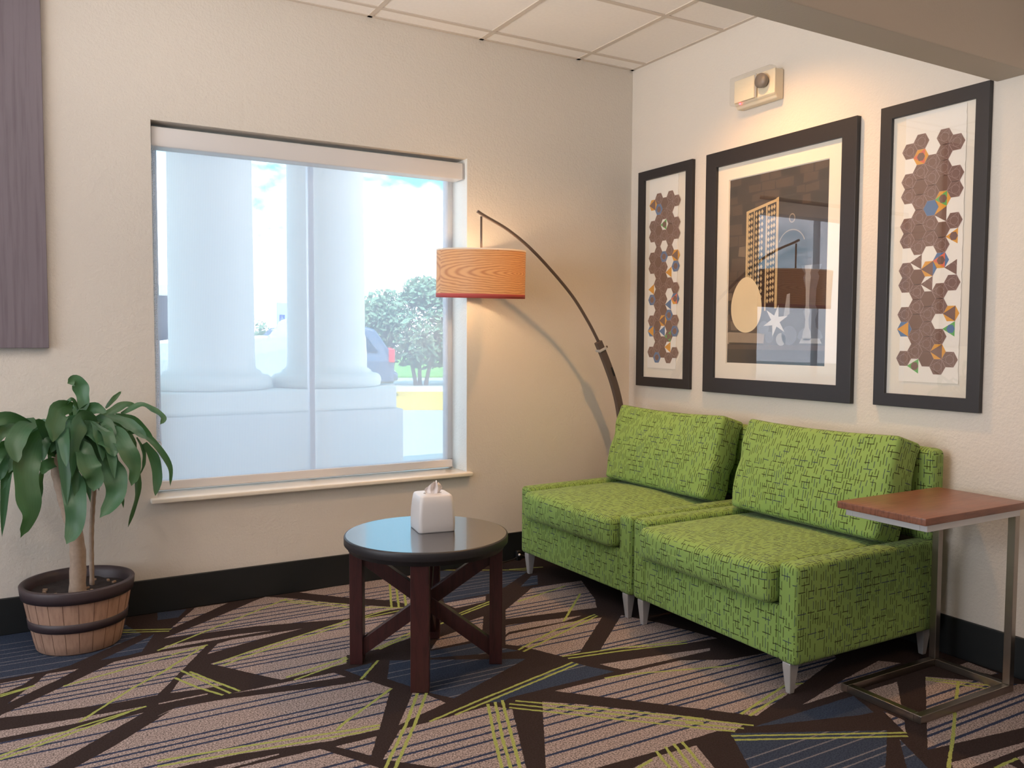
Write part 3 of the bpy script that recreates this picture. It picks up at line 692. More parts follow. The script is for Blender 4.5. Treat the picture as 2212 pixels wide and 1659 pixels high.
# ------------------------------------------------------------------ armchairs
def make_armchair(name, label, loc, rotz, group, seed):
    """local frame: front face at x=0, back towards +x, left side at y=0, right side at y=-W"""
    rnd = random.Random(seed)
    W, D = .885, .81
    t = thing(name, label, 'armchair', loc, rotz, group)
    bm = NB(); rbox(bm, .004, D - .01, -W + .08, -.08, .112, .300, .010, 8, 3, (0.004, 0, 0)); obj('base', bm, M_FABRIC, t)
    for y0, y1 in ((-.085, 0), (-W, -W + .085)):
        bm = NB(); rbox(bm, 0, D, y0, y1, .108, .455, .020, 8, 3, (0, .001, .003)); obj('arm', bm, M_FABRIC, t)
    # seat cushion with a soft rolled front edge
    def seatwarp(q, h):
        q.z += .006 * math.sin(q.y * 5 + seed) * (q.z > 0)
        return q
    bm = NB(); rbox(bm, -.045, .66, -W + .088, -.088, .304, .442, .030, 16, 4, (.014, 0, .020), warp=seatwarp); obj('seat_cushion', bm, M_FABRIC, t)
    # low back frame
    bm = NB(); rbox(bm, .735, D + .005, -W + .004, -.004, .45, .805, .026, 8, 3, (0, 0, .004)); obj('back_frame', bm, M_FABRIC, t)
    # loose back cushion, leaning, with a slouched and wrinkled outline
    ph = rnd.random() * 6
    def cw(q, h):
        e = abs(q.y / h.y)
        q.z -= .014 * (1 - e ** 2) * (q.z > 0) * 1.0
        q.x += .006 * math.sin(q.z * 34 + ph) * max(0, (e - .86) / .14) + .002 * math.sin(q.z * 57 + q.y * 30 + ph)
        q.y *= 1.0 - .025 * (q.z / h.z < -.2) * (-(q.z / h.z) - .2)
        return q
    Mx = Matrix.Translation((.555, -.445, .455)) @ Matrix.Rotation(math.radians(16.5), 4, 'Y')
    bm = NB(); rbox(bm, -.075, .075, -.382, .382, .0, .405, .020, 22, 4, (.026, .008, .004), M=Mx, warp=cw)
    obj('back_cushion', bm, M_FABRIC, t)
    # seam cord along the cushion's front edge
    # tapered aluminium feet
    for lx, ly in ((.030, -.045), (.030, -W + .045), (D - .045, -.045), (D - .045, -W + .045)):
        bm = NB()
        tube(bm, [(lx, ly, .110), (lx, ly, .09), (lx, ly, 0)], 0, sq=[(.044, .036), (.042, .035), (.022, .020)])
        bm2 = fixn(bm)
        bevel(obj('leg', bm2, M_ALU, t), .003)
    return t
make_armchair('armchair', 'green dashed-fabric armchair in the corner beside the arc lamp', (-.880, -.236, 0), math.radians(1.64), 'green armchairs', 1)
make_armchair('armchair', 'green dashed-fabric armchair nearest the wooden C-shaped side table', (-.853, -1.132, 0), 0, 'green armchairs', 4)

# ------------------------------------------------------------------ round table
TX, TY, TZ = -1.80, -1.10, .492
t = thing('round_table', 'round dark side table on four red-brown crossed legs', 'table', (TX, TY, 0))
bm = NB()
lathe(bm, [(0, TZ), (.298, TZ)], 96, mi=0, smooth=False)
lathe(bm, [(.298, TZ), (.3025, TZ - .0015), (.3045, TZ - .005), (.3045, TZ - .030), (.302, TZ - .033), (.292, TZ - .035), (.290, TZ - .050), (0, TZ - .050)], 96, mi=1)
obj('tabletop', fixn(bm), [M_TABTOP, M_TABEDGE], t)
A0 = math.radians(241)
zt = TZ - .050
for k in range(4):
    a = A0 + k * math.pi / 2
    Mx = Matrix.Rotation(a, 4, 'Z') @ Matrix.Translation((.260, 0, 0))
    bm = NB(); box(bm, -.024, .024, -.032, .032, 0, zt, 0, Mx)
    bevel(obj('leg', bm, M_CHERRY, t), .002)
for k in range(2):
    a = A0 + k * math.pi / 2
    for sgn in (1, -1):
        bm = NB()
        x0, x1 = -.238, .238
        za, zb = (.040, zt - .002) if sgn > 0 else (zt - .002, .040)
        d = Vector((x1 - x0, 0, zb - za)); L = d.length
        w = .050; off = (.0006 if sgn > 0 else -.0006)
        # parallelogram brace between opposite legs
        hw = w / 2 / (abs(d.x) / L)
        poly = [(x0, max(0.012, za - hw)), (x1, max(.012, zb - hw)), (x1, min(zt, zb + hw)), (x0, min(zt, za + hw))]
        if sgn > 0: poly = [(x0, za - hw + .02), (x1, zb - 2 * hw), (x1, zb), (x0, za + hw + .02)]
        else: poly = [(x0, za - 2 * hw), (x1, zb - hw + .02), (x1, zb + hw + .02), (x0, za)]
        prism(bm, poly, -.017 + off, .017 + off, 'y')
        bmesh.ops.transform(bm, matrix=Matrix.Rotation(a, 4, 'Z'), verts=bm.verts[:])
        bevel(obj('cross_brace', fixn(bm), M_CHERRY, t), .0015)

# tissue box on the table
tb = thing('tissue_box_cover', 'white plastic tissue box cover on the round table', 'tissue box', (-1.755, -1.055, TZ), math.radians(-9))
bm = NB()
def ring(hw, z, r):
    out = []
    for cx_, cy_, a in ((1, 1, 0), (-1, 1, 90), (-1, -1, 180), (1, -1, 270)):
        for i in range(7):
            an = math.radians(a + i * 15)
            out.append(bm.verts.new((cx_ * (hw - r) + r * math.cos(an), cy_ * (hw - r) + r * math.sin(an), z)))
    return out
prof = [(.069, 0, .014), (.0705, .004, .015), (.0712, .03, .015), (.0700, .07, .015), (.0665, .108, .015), (.0625, .132, .016), (.0595, .1365, .016), (.056, .138, .016)]
rr = [ring(*p) for p in prof]
# oval slot in the top
slot = [bm.verts.new((.036 * math.cos(2 * math.pi * (i + .5) / 28), .018 * math.sin(2 * math.pi * (i + .5) / 28), .138)) for i in range(28)]
slot2 = [bm.verts.new((v.co.x * .97, v.co.y * .95, .130)) for v in slot]
for a, b_ in zip(rr[:-1], rr[1:]):
    for i in range(28):
        f = bm.faces.new((a[i], a[(i + 1) % 28], b_[(i + 1) % 28], b_[i])); f.smooth = True
for i in range(28):
    bm.faces.new((rr[-1][i], rr[-1][(i + 1) % 28], slot[(i + 1) % 28], slot[i]))
    bm.faces.new((slot[i], slot[(i + 1) % 28], slot2[(i + 1) % 28], slot2[i]))
bm.faces.new(list(reversed(slot2)))
bm.faces.new(list(reversed(rr[0])))
obj('cover', fixn(bm), M_WHITEPL, tb)
M_TISSUE = plain('white_tissue_paper', srgb(235, 228, 226), 0.9)
bm = NB()
nu, nv = 18, 10
g = []
for i in range(nu + 1):
    row = []
    for j in range(nv + 1):
        u = i / nu * 2 - 1; v = j / nv
        wd = (.020 + .016 * math.sin(v * 2.4)) * (1 - .55 * v ** 3)
        x = u * wd + .012 * v * v
        y = .0075 * math.sin(u * 7 + v * 2) * (.5 + v) + .008 * math.sin(v * 5)
        z = .132 + v * .052 * (1 - .28 * u * u) + .004 * math.sin(u * 9)
        row.append(bm.verts.new((x, y, z)))
    g.append(row)
for i in range(nu):
    for j in range(nv):
        f = bm.faces.new((g[i][j], g[i + 1][j], g[i + 1][j + 1], g[i][j + 1])); f.smooth = True
o = obj('tissue_sheet', bm, M_TISSUE, None, True, (-1.755, -1.055, TZ), math.radians(-25))
md = o.modifiers.new('thickness', 'SOLIDIFY'); md.thickness = .0008
tag(o, 'crumpled white tissue poking out of the tissue box cover', 'tissue')

# ------------------------------------------------------------------ C-shaped side table
ct = thing('c_side_table', 'wood-topped C-shaped side table on a square nickel frame', 'side table', (-.395, -2.195, 0))
bx0, bx1, by0, by1 = -.255, .262, -.152, .150     # footprint of the frame
ZT = .667
q = .026
bm = NB(); rbox(bm, -.287, .276, -.168, .161, ZT - .024, ZT, .002, 4, 2); obj('tabletop', bm, M_WALNUT, ct)
def bar(bm, a, b_, w=q):
    x0, x1 = sorted((a[0], b_[0])); y0, y1 = sorted((a[1], b_[1])); z0, z1 = sorted((a[2], b_[2]))
    box(bm, x0 - w / 2, x1 + w / 2, y0 - w / 2, y1 + w / 2, z0 - w / 2, z1 + w / 2)
ex0, ex1, ey0, ey1 = bx0 + q / 2, bx1 - q / 2, by0 + q / 2, by1 - q / 2
zb, zt2 = q / 2, ZT - .024 - q / 2
bm = NB()
for a, b_ in (((ex0, ey0), (ex1, ey0)), ((ex0, ey1), (ex1, ey1))): bar(bm, (a[0], a[1], zb), (b_[0], b_[1], zb))
for x_ in (ex0, ex1): box(bm, x_ - q / 2, x_ + q / 2, ey0 + q / 2, ey1 - q / 2, zb - q / 2, zb + q / 2)
bevel(obj('base_frame', bm, M_NICKEL, ct), .0015)
for y_ in (ey0, ey1):
    bm = NB(); box(bm, ex1 - q / 2, ex1 + q / 2, y_ - q / 2, y_ + q / 2, zb + q / 2, zt2 - q / 2); bevel(obj('upright_post', bm, M_NICKEL, ct), .0015)
bm = NB()
for a, b_ in (((ex0, ey0), (ex1, ey0)), ((ex0, ey1), (ex1, ey1))): bar(bm, (a[0], a[1], zt2), (b_[0], b_[1], zt2))
for x_ in (ex0, ex1): box(bm, x_ - q / 2, x_ + q / 2, ey0 + q / 2, ey1 - q / 2, zt2 - q / 2, zt2 + q / 2)
bevel(obj('top_rail', bm, M_ALU, ct), .0015)

# ------------------------------------------------------------------ arc floor lamp
al = thing('arc_floor_lamp', 'arched floor lamp with a hanging wood-veneer drum shade and red hem', 'floor lamp', (-.14, -.135, 0))
def loc(pts): return [(p[0] + .14, p[1] + .135, p[2]) for p in pts]
bm = NB(); lathe(bm, [(0, 0), (.105, 0), (.105, .018), (.100, .022), (0, .024)], 48); obj('base', fixn(bm), M_STEELDK, al)
def yy_(x): return -.26 + (x + 1.14) * .112
def arc_pts(ks, n=10):
    # Catmull-Rom through the traced arc
    out = []
    P = [Vector((x, yy_(x), z)) for x, z in ks]
    P = [P[0] * 2 - P[1]] + P + [P[-1] * 2 - P[-2]]
    for i in range(1, len(P) - 2):
        for j in range(n):
            s = j / n
            a, b_, c_, d_ = P[i - 1:i + 3]
            out.append(.5 * ((2 * b_) + (c_ - a) * s + (2 * a - 5 * b_ + 4 * c_ - d_) * s * s + (3 * b_ - a - 3 * c_ + d_) * s ** 3))
    out.append(P[-2]); return out
up = arc_pts([(-1.150, 1.838), (-1.105, 1.818), (-.955, 1.757), (-.785, 1.652), (-.563, 1.467), (-.43, 1.315), (-.325, 1.165)])
lo = arc_pts([(-.352, 1.200), (-.285, 1.08), (-.222, .945), (-.178, .80), (-.150, .60), (-.142, .35), (-.14, .02)])
bm = NB(); tube(bm, loc(up), 0, sq=(.014, .013), twist=(0, 1, 0)); bevel(obj('upper_arm', fixn(bm), M_STEELDK, al), .002)
bm = NB(); tube(bm, loc(lo), 0, sq=(.030, .038), twist=(0, 1, 0)); bevel(obj('lower_arm', fixn(bm), M_STEELDK, al), .003)
bm = NB()
c0 = Vector(loc([(-.328, yy_(-.328), 1.157)])[0])
Mx = Matrix.Translation(c0) @ Matrix.Rotation(math.radians(-24), 4, 'Y')
box(bm, -.025, .025, -.021, .021, -.007, .007, 0, Mx)
clamp = bevel(obj('height_clamp', bm, M_ALU, al), .002)
bm = NB(); tube(bm, [c0 + Vector((.018, 0, .008)), c0 + Vector((.034, 0, .014)), c0 + Vector((.040, 0, .016))], [.005, .004, .007], 12); obj('thumb_screw', bm, M_STEELDK, clamp, True)
bm = NB(); 
c1 = Vector(loc([(-.262, yy_(-.262), 1.03)])[0])
tube(bm, [c1 + Vector((0, -.0155, .028)), c1 + Vector((.022, -.0155, -.02))], 0, sq=(.003, .010), twist=(0, 1, 0)); obj('dark_sticker', fixn(bm), M_BLACK, al)
sx_, sy_ = -1.127, -.2585
bm = NB(); tube(bm, loc([(sx_, sy_, 1.815), (sx_, sy_, 1.60)]), .0055, 12); obj('hanging_rod', bm, M_STEELDK, al, True)

def mk_veneer():
    m, nt, b = mat('wood_veneer_shade'); t = NT(nt)
    x, y, z = t.xyz(t.obj())
    ang = t.m('ARCTAN2', t.m('SUBTRACT', y, sy_ + .135), t.m('SUBTRACT', x, sx_ + .14))
    u = t.m('MULTIPLY', t.m('ADD', ang, math.radians(66)), .22)     # arc length from the cathedral's heart
    zz = t.m('SUBTRACT', z, 1.535)
    nn = t.noise(t.comb(u, t.m('MULTIPLY', zz, 4)), 9, 3)
    ux = t.m('DIVIDE', u, 7.5)
    zz2 = t.m('ADD', zz, t.m('MULTIPLY', t.m('SUBTRACT', nn, .5), .018))
    d = t.m('SQRT', t.m('ADD', t.m('MULTIPLY', ux, ux), t.m('MULTIPLY', zz2, zz2)))
    rings = t.m('SINE', t.m('MULTIPLY', t.m('POWER', d, .75), 420))
    k = t.m('MULTIPLY_ADD', rings, .5, .5)
    k = t.m('MULTIPLY', t.m('MULTIPLY', k, k), .75)
    fine = t.noise(t.comb(t.m('MULTIPLY', u, 6), t.m('MULTIPLY', z, 260)), 1.0, 3)
    col = t.mix(k, srgb(226, 176, 124), srgb(176, 112, 72))
    col = t.mix(t.m('MULTIPLY', fine, .35), col, srgb(206, 150, 100))
    t.l(col, b.inputs['Base Color']); b.inputs['Roughness'].default_value = .55
    tr = t.n('ShaderNodeBsdfTranslucent'); t.l(col, tr.inputs[0])
    ms = t.n('ShaderNodeMixShader'); ms.inputs[0].default_value = .14
    t.l(b.outputs[0], ms.inputs[1]); t.l(tr.outputs[0], ms.inputs[2])
    t.l(ms.outputs[0], nt.nodes['Material Output'].inputs['Surface'])
    return m
M_VENEER = mk_veneer()
def trans(name, rgb, k=.3):
    m, nt, b = mat(name); t = NT(nt); b.inputs['Base Color'].default_value = rgb + (1,); b.inputs['Roughness'].default_value = .7
    tr = t.n('ShaderNodeBsdfTranslucent'); tr.inputs[0].default_value = rgb + (1,)
    ms = t.n('ShaderNodeMixShader'); ms.inputs[0].default_value = k
    t.l(b.outputs[0], ms.inputs[1]); t.l(tr.outputs[0], ms.inputs[2]); t.l(ms.outputs[0], nt.nodes['Material Output'].inputs['Surface'])
    return m
M_REDHEM = trans('red_hem_tape', srgb(200, 88, 84), .12)
M_LINER = trans('pale_shade_liner', srgb(236, 222, 200), .5)
M_WHITEHEM = plain('white_hem_tape', srgb(222, 205, 188), .7)
SR, SZ0, SZ1 = .220, 1.416, 1.648
ccx, ccy = sx_ + .14, sy_ + .135
bm = NB(); lathe(bm, [(SR, SZ0), (SR, SZ1)], 96, ccx, ccy); shade = obj('lamp_shade', bm, M_VENEER, al, True)
bm = NB(); lathe(bm, [(SR - .0015, SZ0), (SR - .0015, SZ1)], 96, ccx, ccy); obj('white_liner', bm, M_LINER, shade, True)
bm = NB(); lathe(bm, [(SR + .0008, SZ0 + .019), (SR + .0008, SZ0 - .001), (SR - .0005, SZ0 - .001)], 96, ccx, ccy); obj('red_hem', bm, M_REDHEM, shade, True)
bm = NB(); lathe(bm, [(SR - .003, SZ1 - .006), (SR - .003, SZ1 + .001), (SR + .0008, SZ1 + .001), (SR + .0008, SZ1 - .006)], 96, ccx, ccy); obj('top_hem', bm, M_WHITEHEM, shade, True)
bm = NB()
for k in range(3):
    a = k * 2.094 + .4
    tube(bm, [(ccx, ccy, 1.62), (ccx + SR * math.cos(a), ccy + SR * math.sin(a), 1.642)], .0022, 6)
obj('shade_spider', bm, M_STEELDK, shade, True)
# the shade hangs slightly tipped towards the seats
cc = Vector((ccx, ccy, 1.62))
shade.matrix_local = Matrix.Translation(cc) @ Matrix.Rotation(math.radians(2.5), 4, Vector((.866, -.5, 0))) @ Matrix.Rotation(math.radians(.9), 4, Vector((.5, .866, 0))) @ Matrix.Translation(-cc)
bm = NB(); lathe(bm, [(0, 1.61), (.017, 1.61), (.019, 1.59), (.019, 1.572), (0, 1.572)], 24, ccx, ccy); obj('socket', fixn(bm), M_BLACK, al, True)
M_BULB = plain('lit_bulb_glass', (1, .8, .5), emit=(1.0, .62, .30), estr=14)
bm = NB(); lathe(bm, [(.012, 1.574), (.018, 1.556), (.028, 1.532), (.030, 1.515), (.024, 1.497), (.012, 1.487), (0, 1.485)], 24, ccx, ccy); obj('bulb', fixn(bm), M_BULB, al, True)
# cord with its round foot switch along the baseboard
bm = NB()
pts = arc_pts([(0, 0)] * 1, 1) if False else None
cp = [(-.20, -.10, .006), (-.40, -.055, .006), (-.60, -.03, .008), (-.70, -.035, .010), (-.76, -.03, .030), (-.80, -.03, .010), (-.90, -.05, .005), (-1.0, -.04, .005)]
tube(bm, loc(cp), .0032, 8); cord = obj('power_cord', bm, M_BLACK, al, True)
bm = NB(); rbox(bm, -.785 + .14, -.755 + .14, -.04 + .135, -.015 + .135, .0, .055, .006, 2, 2); sw = obj('plug', bm, M_BLACK, cord, True)
bm = NB(); bmesh.ops.create_uvsphere(bm, u_segments=12, v_segments=8, radius=.0075, matrix=Matrix.Translation((-.772 + .14, -.043 + .135, .034))); obj('white_button', bm, M_WHITEPL, cord, True)

# ------------------------------------------------------------------ potted plant
PX, PY = -2.925, -.245
pp = thing('potted_corn_plant', 'drooping green corn plant in a barrel-shaped wooden pot by the window', 'potted plant', (PX, PY, 0))
bm = NB()
lathe(bm, [(0, .0), (.146, .0), (.152, .006), (.160, .04), (.170, .09), (.180, .14), (.189, .19), (.194, .225), (.196, .245), (.191, .245), (.187, .20), (0, .20)], 72)
pot = obj('barrel_pot', fixn(bm), M_BARREL, pp, True)
bm = NB(); lathe(bm, [(.188, .210), (.200, .209), (.2035, .230), (.206, .253), (.203, .257), (.190, .257), (.183, .235), (.178, .205)], 72); obj('rim_band', bm, M_BAND, pot, True)
bm = NB(); lathe(bm, [(.168, .094), (.1765, .094), (.1805, .127), (.175, .130)], 72); obj('lower_band', bm, M_BAND, pot, True)
M_SEAM = plain('stave_seam', srgb(96, 66, 54), .8)
bm = NB()
for k in range(22):
    a = 2 * math.pi * k / 22 + .1
    tube(bm, [(r * math.cos(a), r * math.sin(a), z) for r, z in ((.1523, .008), (.1603, .04), (.1703, .09), (.1803, .14), (.1893, .19), (.1935, .215))], .0007, 5)
obj('stave_seams', bm, M_SEAM, pot)
bm = NB()
rings = []
for i in range(9):
    r = .181 * i / 8
    rings.append([bm.verts.new((r * math.cos(a), r * math.sin(a), .214 + .010 * noise.noise((r * 14 * math.cos(a), r * 14 * math.sin(a), 3)))) for a in [2 * math.pi * k / 40 for k in range(40)]] if i else [bm.verts.new((0, 0, .216))])
for a, b_ in zip(rings[:-1], rings[1:]):
    for k in range(40):
        bm.faces.new((a[0], b_[k], b_[(k + 1) % 40]) if len(a) == 1 else (a[k], b_[k], b_[(k + 1) % 40], a[(k + 1) % 40]))
obj('potting_soil', fixn(bm), M_SOIL, pp, True)
bm = NB()
rnd = random.Random(3)
for k in range(14):
    a = rnd.random() * 6.28; r = rnd.uniform(.03, .15)
    Mx = Matrix.Translation((r * math.cos(a), r * math.sin(a), .224)) @ Matrix.Rotation(rnd.random() * 3, 4, 'Z')
    box(bm, -.008, .008, -.004, .004, -.003, .004, 0, Mx)
o = obj('bark_chips', bm, M_CHIP, pp); o['kind'] = 'stuff'
def rel(P): return [(p[0] - PX, p[1] - PY, p[2]) for p in P]
def smooth_path(P, n=8):
    P = [Vector(p) for p in P]
    P = [P[0] * 2 - P[1]] + P + [P[-1] * 2 - P[-2]]
    out = []
    for i in range(1, len(P) - 2):
        for j in range(n):
            s = j / n
            a, b_, c_, d_ = P[i - 1:i + 3]
            out.append(.5 * ((2 * b_) + (c_ - a) * s + (2 * a - 5 * b_ + 4 * c_ - d_) * s * s + (3 * b_ - a - 3 * c_ + d_) * s ** 3))
    out.append(P[-2]); return out
tp = smooth_path(rel([(TRUNK[0][0], TRUNK[0][1], .20)] + TRUNK[1:]))
bm = NB(); tube(bm, tp, [.031 - .012 * i / len(tp) + .0015 * math.sin(i * 2.1) for i in range(len(tp))], 16); obj('trunk', bm, M_TRUNK, pp, True)
tp = smooth_path(rel([(STEM[0][0], STEM[0][1], .20)] + STEM[1:]))
bm = NB(); tube(bm, tp, [.0085 + .0012 * (i % 2) for i in range(len(tp))], 10); obj('thin_cane', bm, M_TRUNK, pp, True)
def leaf(bm, w, P, seed):
    rnd = random.Random(seed)
    uvl = bm.loops.layers.uv.verify()
    S = smooth_path(rel(P), 6)
    n = len(S)
    roll = rnd.uniform(-.5, .5)
    view = Vector((.15, -1, .35)).normalized()
    rows = []
    for i, p in enumerate(S):
        s = i / (n - 1)
        t_ = (S[min(i + 1, n - 1)] - S[max(i - 1, 0)]).normalized()
        a = t_.cross(view)
        if a.length < .1: a = Vector((1, 0, 0))
        a.normalize()
        nn = a.cross(t_).normalized()
        an = roll + .25 * math.sin(s * 5 + seed)
        a2 = a * math.cos(an) + nn * math.sin(an)
        n2 = nn * math.cos(an) - a * math.sin(an)
        wid = w / 2 * (max(0, math.sin(math.pi * (s * .9 + .08))) ** .6) * (1 if s < .93 else max(0.02, (1 - s) / .07))
        wid *= 1 + .06 * math.sin(s * 17 + seed)
        row = []
        for c_ in (-1, -.6, -.2, .2, .6, 1):
            fold = -.28 * wid * (1 - abs(c_)) + .10 * wid * math.sin(s * 20 + c_ * 2 + seed) * abs(c_)
            row.append((bm.verts.new(p + a2 * c_ * wid + n2 * fold), (c_ * .5 + .5, s)))
        rows.append(row)
    for r0, r1 in zip(rows[:-1], rows[1:]):
        for j in range(5):
            q = (r0[j], r0[j + 1], r1[j + 1], r1[j])
            f = bm.faces.new([v[0] for v in q]); f.smooth = True
            for lp, v in zip(f.loops, q): lp[uvl].uv = v[1]
rnd = random.Random(21)
for k in range(22):         # shorter inner leaves that fill both crowns
    cxn, cyn, czn = ((-2.985, -.28, .76), (-2.85, -.24, .78))[k % 2]
    an = rnd.uniform(0, 6.28); rr_ = rnd.uniform(.10, .22); hz = rnd.uniform(.03, .12); dr = rnd.uniform(.02, .20)
    P = []
    for s_, zz_ in ((0, 0), (.35, hz), (.75, hz * .6), (1, -dr)):
        P.append([cxn + rr_ * s_ * math.cos(an), min(-.035, cyn + rr_ * s_ * math.sin(an) * .9), czn + zz_])
    LEAVES.append([rnd.uniform(.045, .07), P])
bmA, bmB = NB(), NB()
for i, (w, P) in enumerate(LEAVES):
    leaf(bmB if i in (3, 4, 5, 6, 7, 8, 9, 10, 21, 22, 23, 24, 25, 31, 36) or (i > 36 and (i - 37) % 2) else bmA, w, P, i)
obj('main_foliage', bmA, M_LEAF, pp); obj('cane_foliage', bmB, M_LEAF, pp)

# ------------------------------------------------------------------ framed pictures
M_HB = plain('art_brown_ink', srgb(128, 98, 88), .8)
M_HL = plain('art_pale_line', srgb(178, 152, 148), .8)
M_HO = plain('art_orange_ink', srgb(232, 166, 62), .8)
M_HBL = plain('art_blue_ink', srgb(88, 124, 172), .8)
M_HG = plain('art_green_ink', srgb(104, 184, 98), .8)
M_HR = plain('art_coral_ink', srgb(232, 120, 92), .8)
M_HP = plain('art_plain_brown_ink', srgb(122, 92, 80), .8)
def frame(parent, y0, y1, z0, z1, w, d=.022):
    """y0 > y1 (left edge nearer the window wall)"""
    bm = NB()
    o4 = [(y0, z0), (y1, z0), (y1, z1), (y0, z1)]
    i4 = [(y0 - w, z0 + w), (y1 + w, z0 + w), (y1 + w, z1 - w), (y0 - w, z1 - w)]
    V = {}
    for nme, pts, x in (('ob', o4, 0), ('of', o4, -d), ('if', i4, -d), ('ib', i4, -.004)):
        V[nme] = [bm.verts.new((x, a, b_)) for a, b_ in pts]
    for i in range(4):
        j = (i + 1) % 4
        for a, b_ in (('ob', 'of'), ('of', 'if'), ('if', 'ib')):
            bm.faces.new((V[a][i], V[a][j], V[b_][j], V[b_][i]))
        bm.faces.new((V['ib'][i], V['ib'][j], V['ob'][j], V['ob'][i]))
    return bevel(obj('frame', fixn(bm), M_FRAME, parent), .0015)
def rect(bm, x, y0, y1, z0, z1, mi=0, t=.0008):
    box(bm, x - t, x, min(y0, y1), max(y0, y1), z0, z1, mi)
def sheet_x(bm, x, y0, y1, z0, z1):
    bm.faces.new([bm.verts.new(q) for q in ((x, y0, z0), (x, y1, z0), (x, y1, z1), (x, y0, z1))]).normal_flip()
def hex_art(parent, u0, z0, codes, sheet):
    R, HH, CS = .0333, .0589, .0488
    bm = NB()
    x0 = -.0095
    lay = [0]
    def P(u, v, k=0): return bm.verts.new((x0 - .00012 * k, -u, v))
    def poly(pts, mi, k):
        vs = [P(a, b_, k) for a, b_ in pts]
        f = bm.faces.new(vs); f.material_index = mi
        f.normal_update()
        if f.normal.x > 0: f.normal_flip()
    def hx(cu, cv, s=1.0, rot=0):
        return [(cu + R * s * math.cos(math.radians(60 * i + rot)), cv + HH / 1.732 * s * math.sin(math.radians(60 * i + rot))) for i in range(6)]
    def line(a, b_, k=3, w=.0006):
        dx, dy = b_[0] - a[0], b_[1] - a[1]; L = math.hypot(dx, dy) or 1
        nx, ny = -dy / L * w, dx / L * w
        poly([(a[0] + nx, a[1] + ny), (b_[0] + nx, b_[1] + ny), (b_[0] - nx, b_[1] - ny), (a[0] - nx, a[1] - ny)], 1, k)
    BR, LN, OR, BL, GR, CO, PL = range(7)
    for col, row, ty in codes:
        cu = u0 + col * CS; cv = z0 - (row + .5 * (col % 2)) * HH
        h = hx(cu, cv); tri = [h[1], h[3], h[5]]; ih = hx(cu, cv, .52, 30 if False else 0)
        if ty == 'b':
            poly(h, BR, 0)
            for i in range(3): line(tri[i], tri[(i + 1) % 3])
            for i in range(6): line(ih[i], ih[(i + 1) % 6])
            for i in range(6): line(h[i], h[(i + 1) % 6])
        elif ty == 'p':
            poly(h, PL, 0)
            for i in range(6): line(h[i], h[(i + 1) % 6])
        elif ty == 'O': poly(h, OR, 0); poly(tri, CO, 1); poly(ih, BR, 2)
        elif ty == 'G': poly(h, OR, 0); poly(tri, GR, 1); poly(ih, BR, 2)
        elif ty == 'R': poly(h, BL, 0); poly(tri, CO, 1); poly(ih, BR, 2); poly([h[3], h[4], h[5]], OR, 1)
        elif ty == 'Y': poly(h, OR, 0); poly(tri, BR, 1); 
        elif ty == 'W': poly(h, OR, 0); poly(tri, BR, 1); poly([h[0], h[1], h[5]], BL, 1)
        elif ty == 'U': poly(h, BL, 0)
        elif ty == 'B': poly(h, BL, 0); poly(ih, BR, 2); [line(tri[i], tri[(i + 1) % 3]) for i in range(3)]
        elif ty == 'V': poly(h, BL, 0); poly(tri, OR, 1)
        elif ty == 'n': poly(tri, BR, 0); [line(ih[i], ih[(i + 1) % 6]) for i in range(3)]
        elif ty == 't': poly(tri, BR, 0); poly([h[2], h[3], h[1]], OR, 1)
        elif ty == 'o': poly(tri, OR, 0)
        elif ty == 'u': poly(tri, BL, 0)
        elif ty == 'y': poly(tri, OR, 0); poly(ih, BR, 2)
        elif ty == 'g': poly(tri, GR, 0); poly(ih, BL, 2)
        elif ty == 'h': poly(tri, GR, 0); poly(ih, BR, 2)
        elif ty == 'N': poly(h, BR, 0); poly(tri, GR, 1); poly(ih, BR, 2)
    obj('hexagon_print', bm, [M_HB, M_HL, M_HO, M_HBL, M_HG, M_HR, M_HP], sheet)
def parse(s):
    out = []
    for tkn in s.split():
        a = tkn.split(','); out.append((int(a[0]), int(a[1]), a[2]))
    return out
P3C = parse('1,-1,b 3,-1,b 4,0,b 0,0,b 1,0,O 3,0,b 2,1,b 3,1,b 4,2,b 1,1,b 0,2,b 2,2,b 1,2,p 3,2,p 4,3,b 0,3,b 2,3,b 3,3,G 1,3,b 2,4,U 3,4,t 1,4,b 4,5,b 2,5,b 0,5,b 1,5,p 3,5,p 4,6,y 0,6,b 2,6,b 3,6,b 1,6,b 3,7,R 4,8,n 1,7,n 2,8,W 0,8,b 1,8,p 0,9,b 1,9,b 4,9,b 3,9,b 2,9,n 2,10,p 1,10,b 3,10,b 2,11,b 0,11,b 0,12,V 1,11,p 4,11,Y 4,12,g 2,12,b 3,12,b 1,12,b 2,13,b 1,13,b 3,13,Y 0,14,b 2,14,p 1,14,h 4,14,b 3,14,b')
P1C = parse('1,-1,b 2,0,p 3,-1,b 4,0,b 0,0,Y 1,0,B 3,0,b 2,1,b 1,1,b 3,1,b 4,2,b 0,2,b 2,2,h 1,2,p 3,2,p 4,3,b 0,3,b 2,3,b 1,3,b 3,3,b 1,4,b 3,4,b 2,5,B 0,5,b 4,5,Y 1,5,p 4,6,B 3,6,o 0,6,b 2,6,b 1,6,b 2,7,p 1,7,b 3,7,b 0,8,o 2,8,b 4,8,b 1,8,p 4,9,R 0,9,B 2,9,b 1,9,b 3,9,u 2,10,p 1,10,b 3,10,B 0,11,b 2,11,Y 4,11,b 1,11,p 3,11,p 0,12,V 2,12,u 4,12,B 1,12,b 3,12,N 2,13,b 1,13,b 3,13,o 0,14,b 2,14,p 4,14,b 1,14,B 3,14,b')
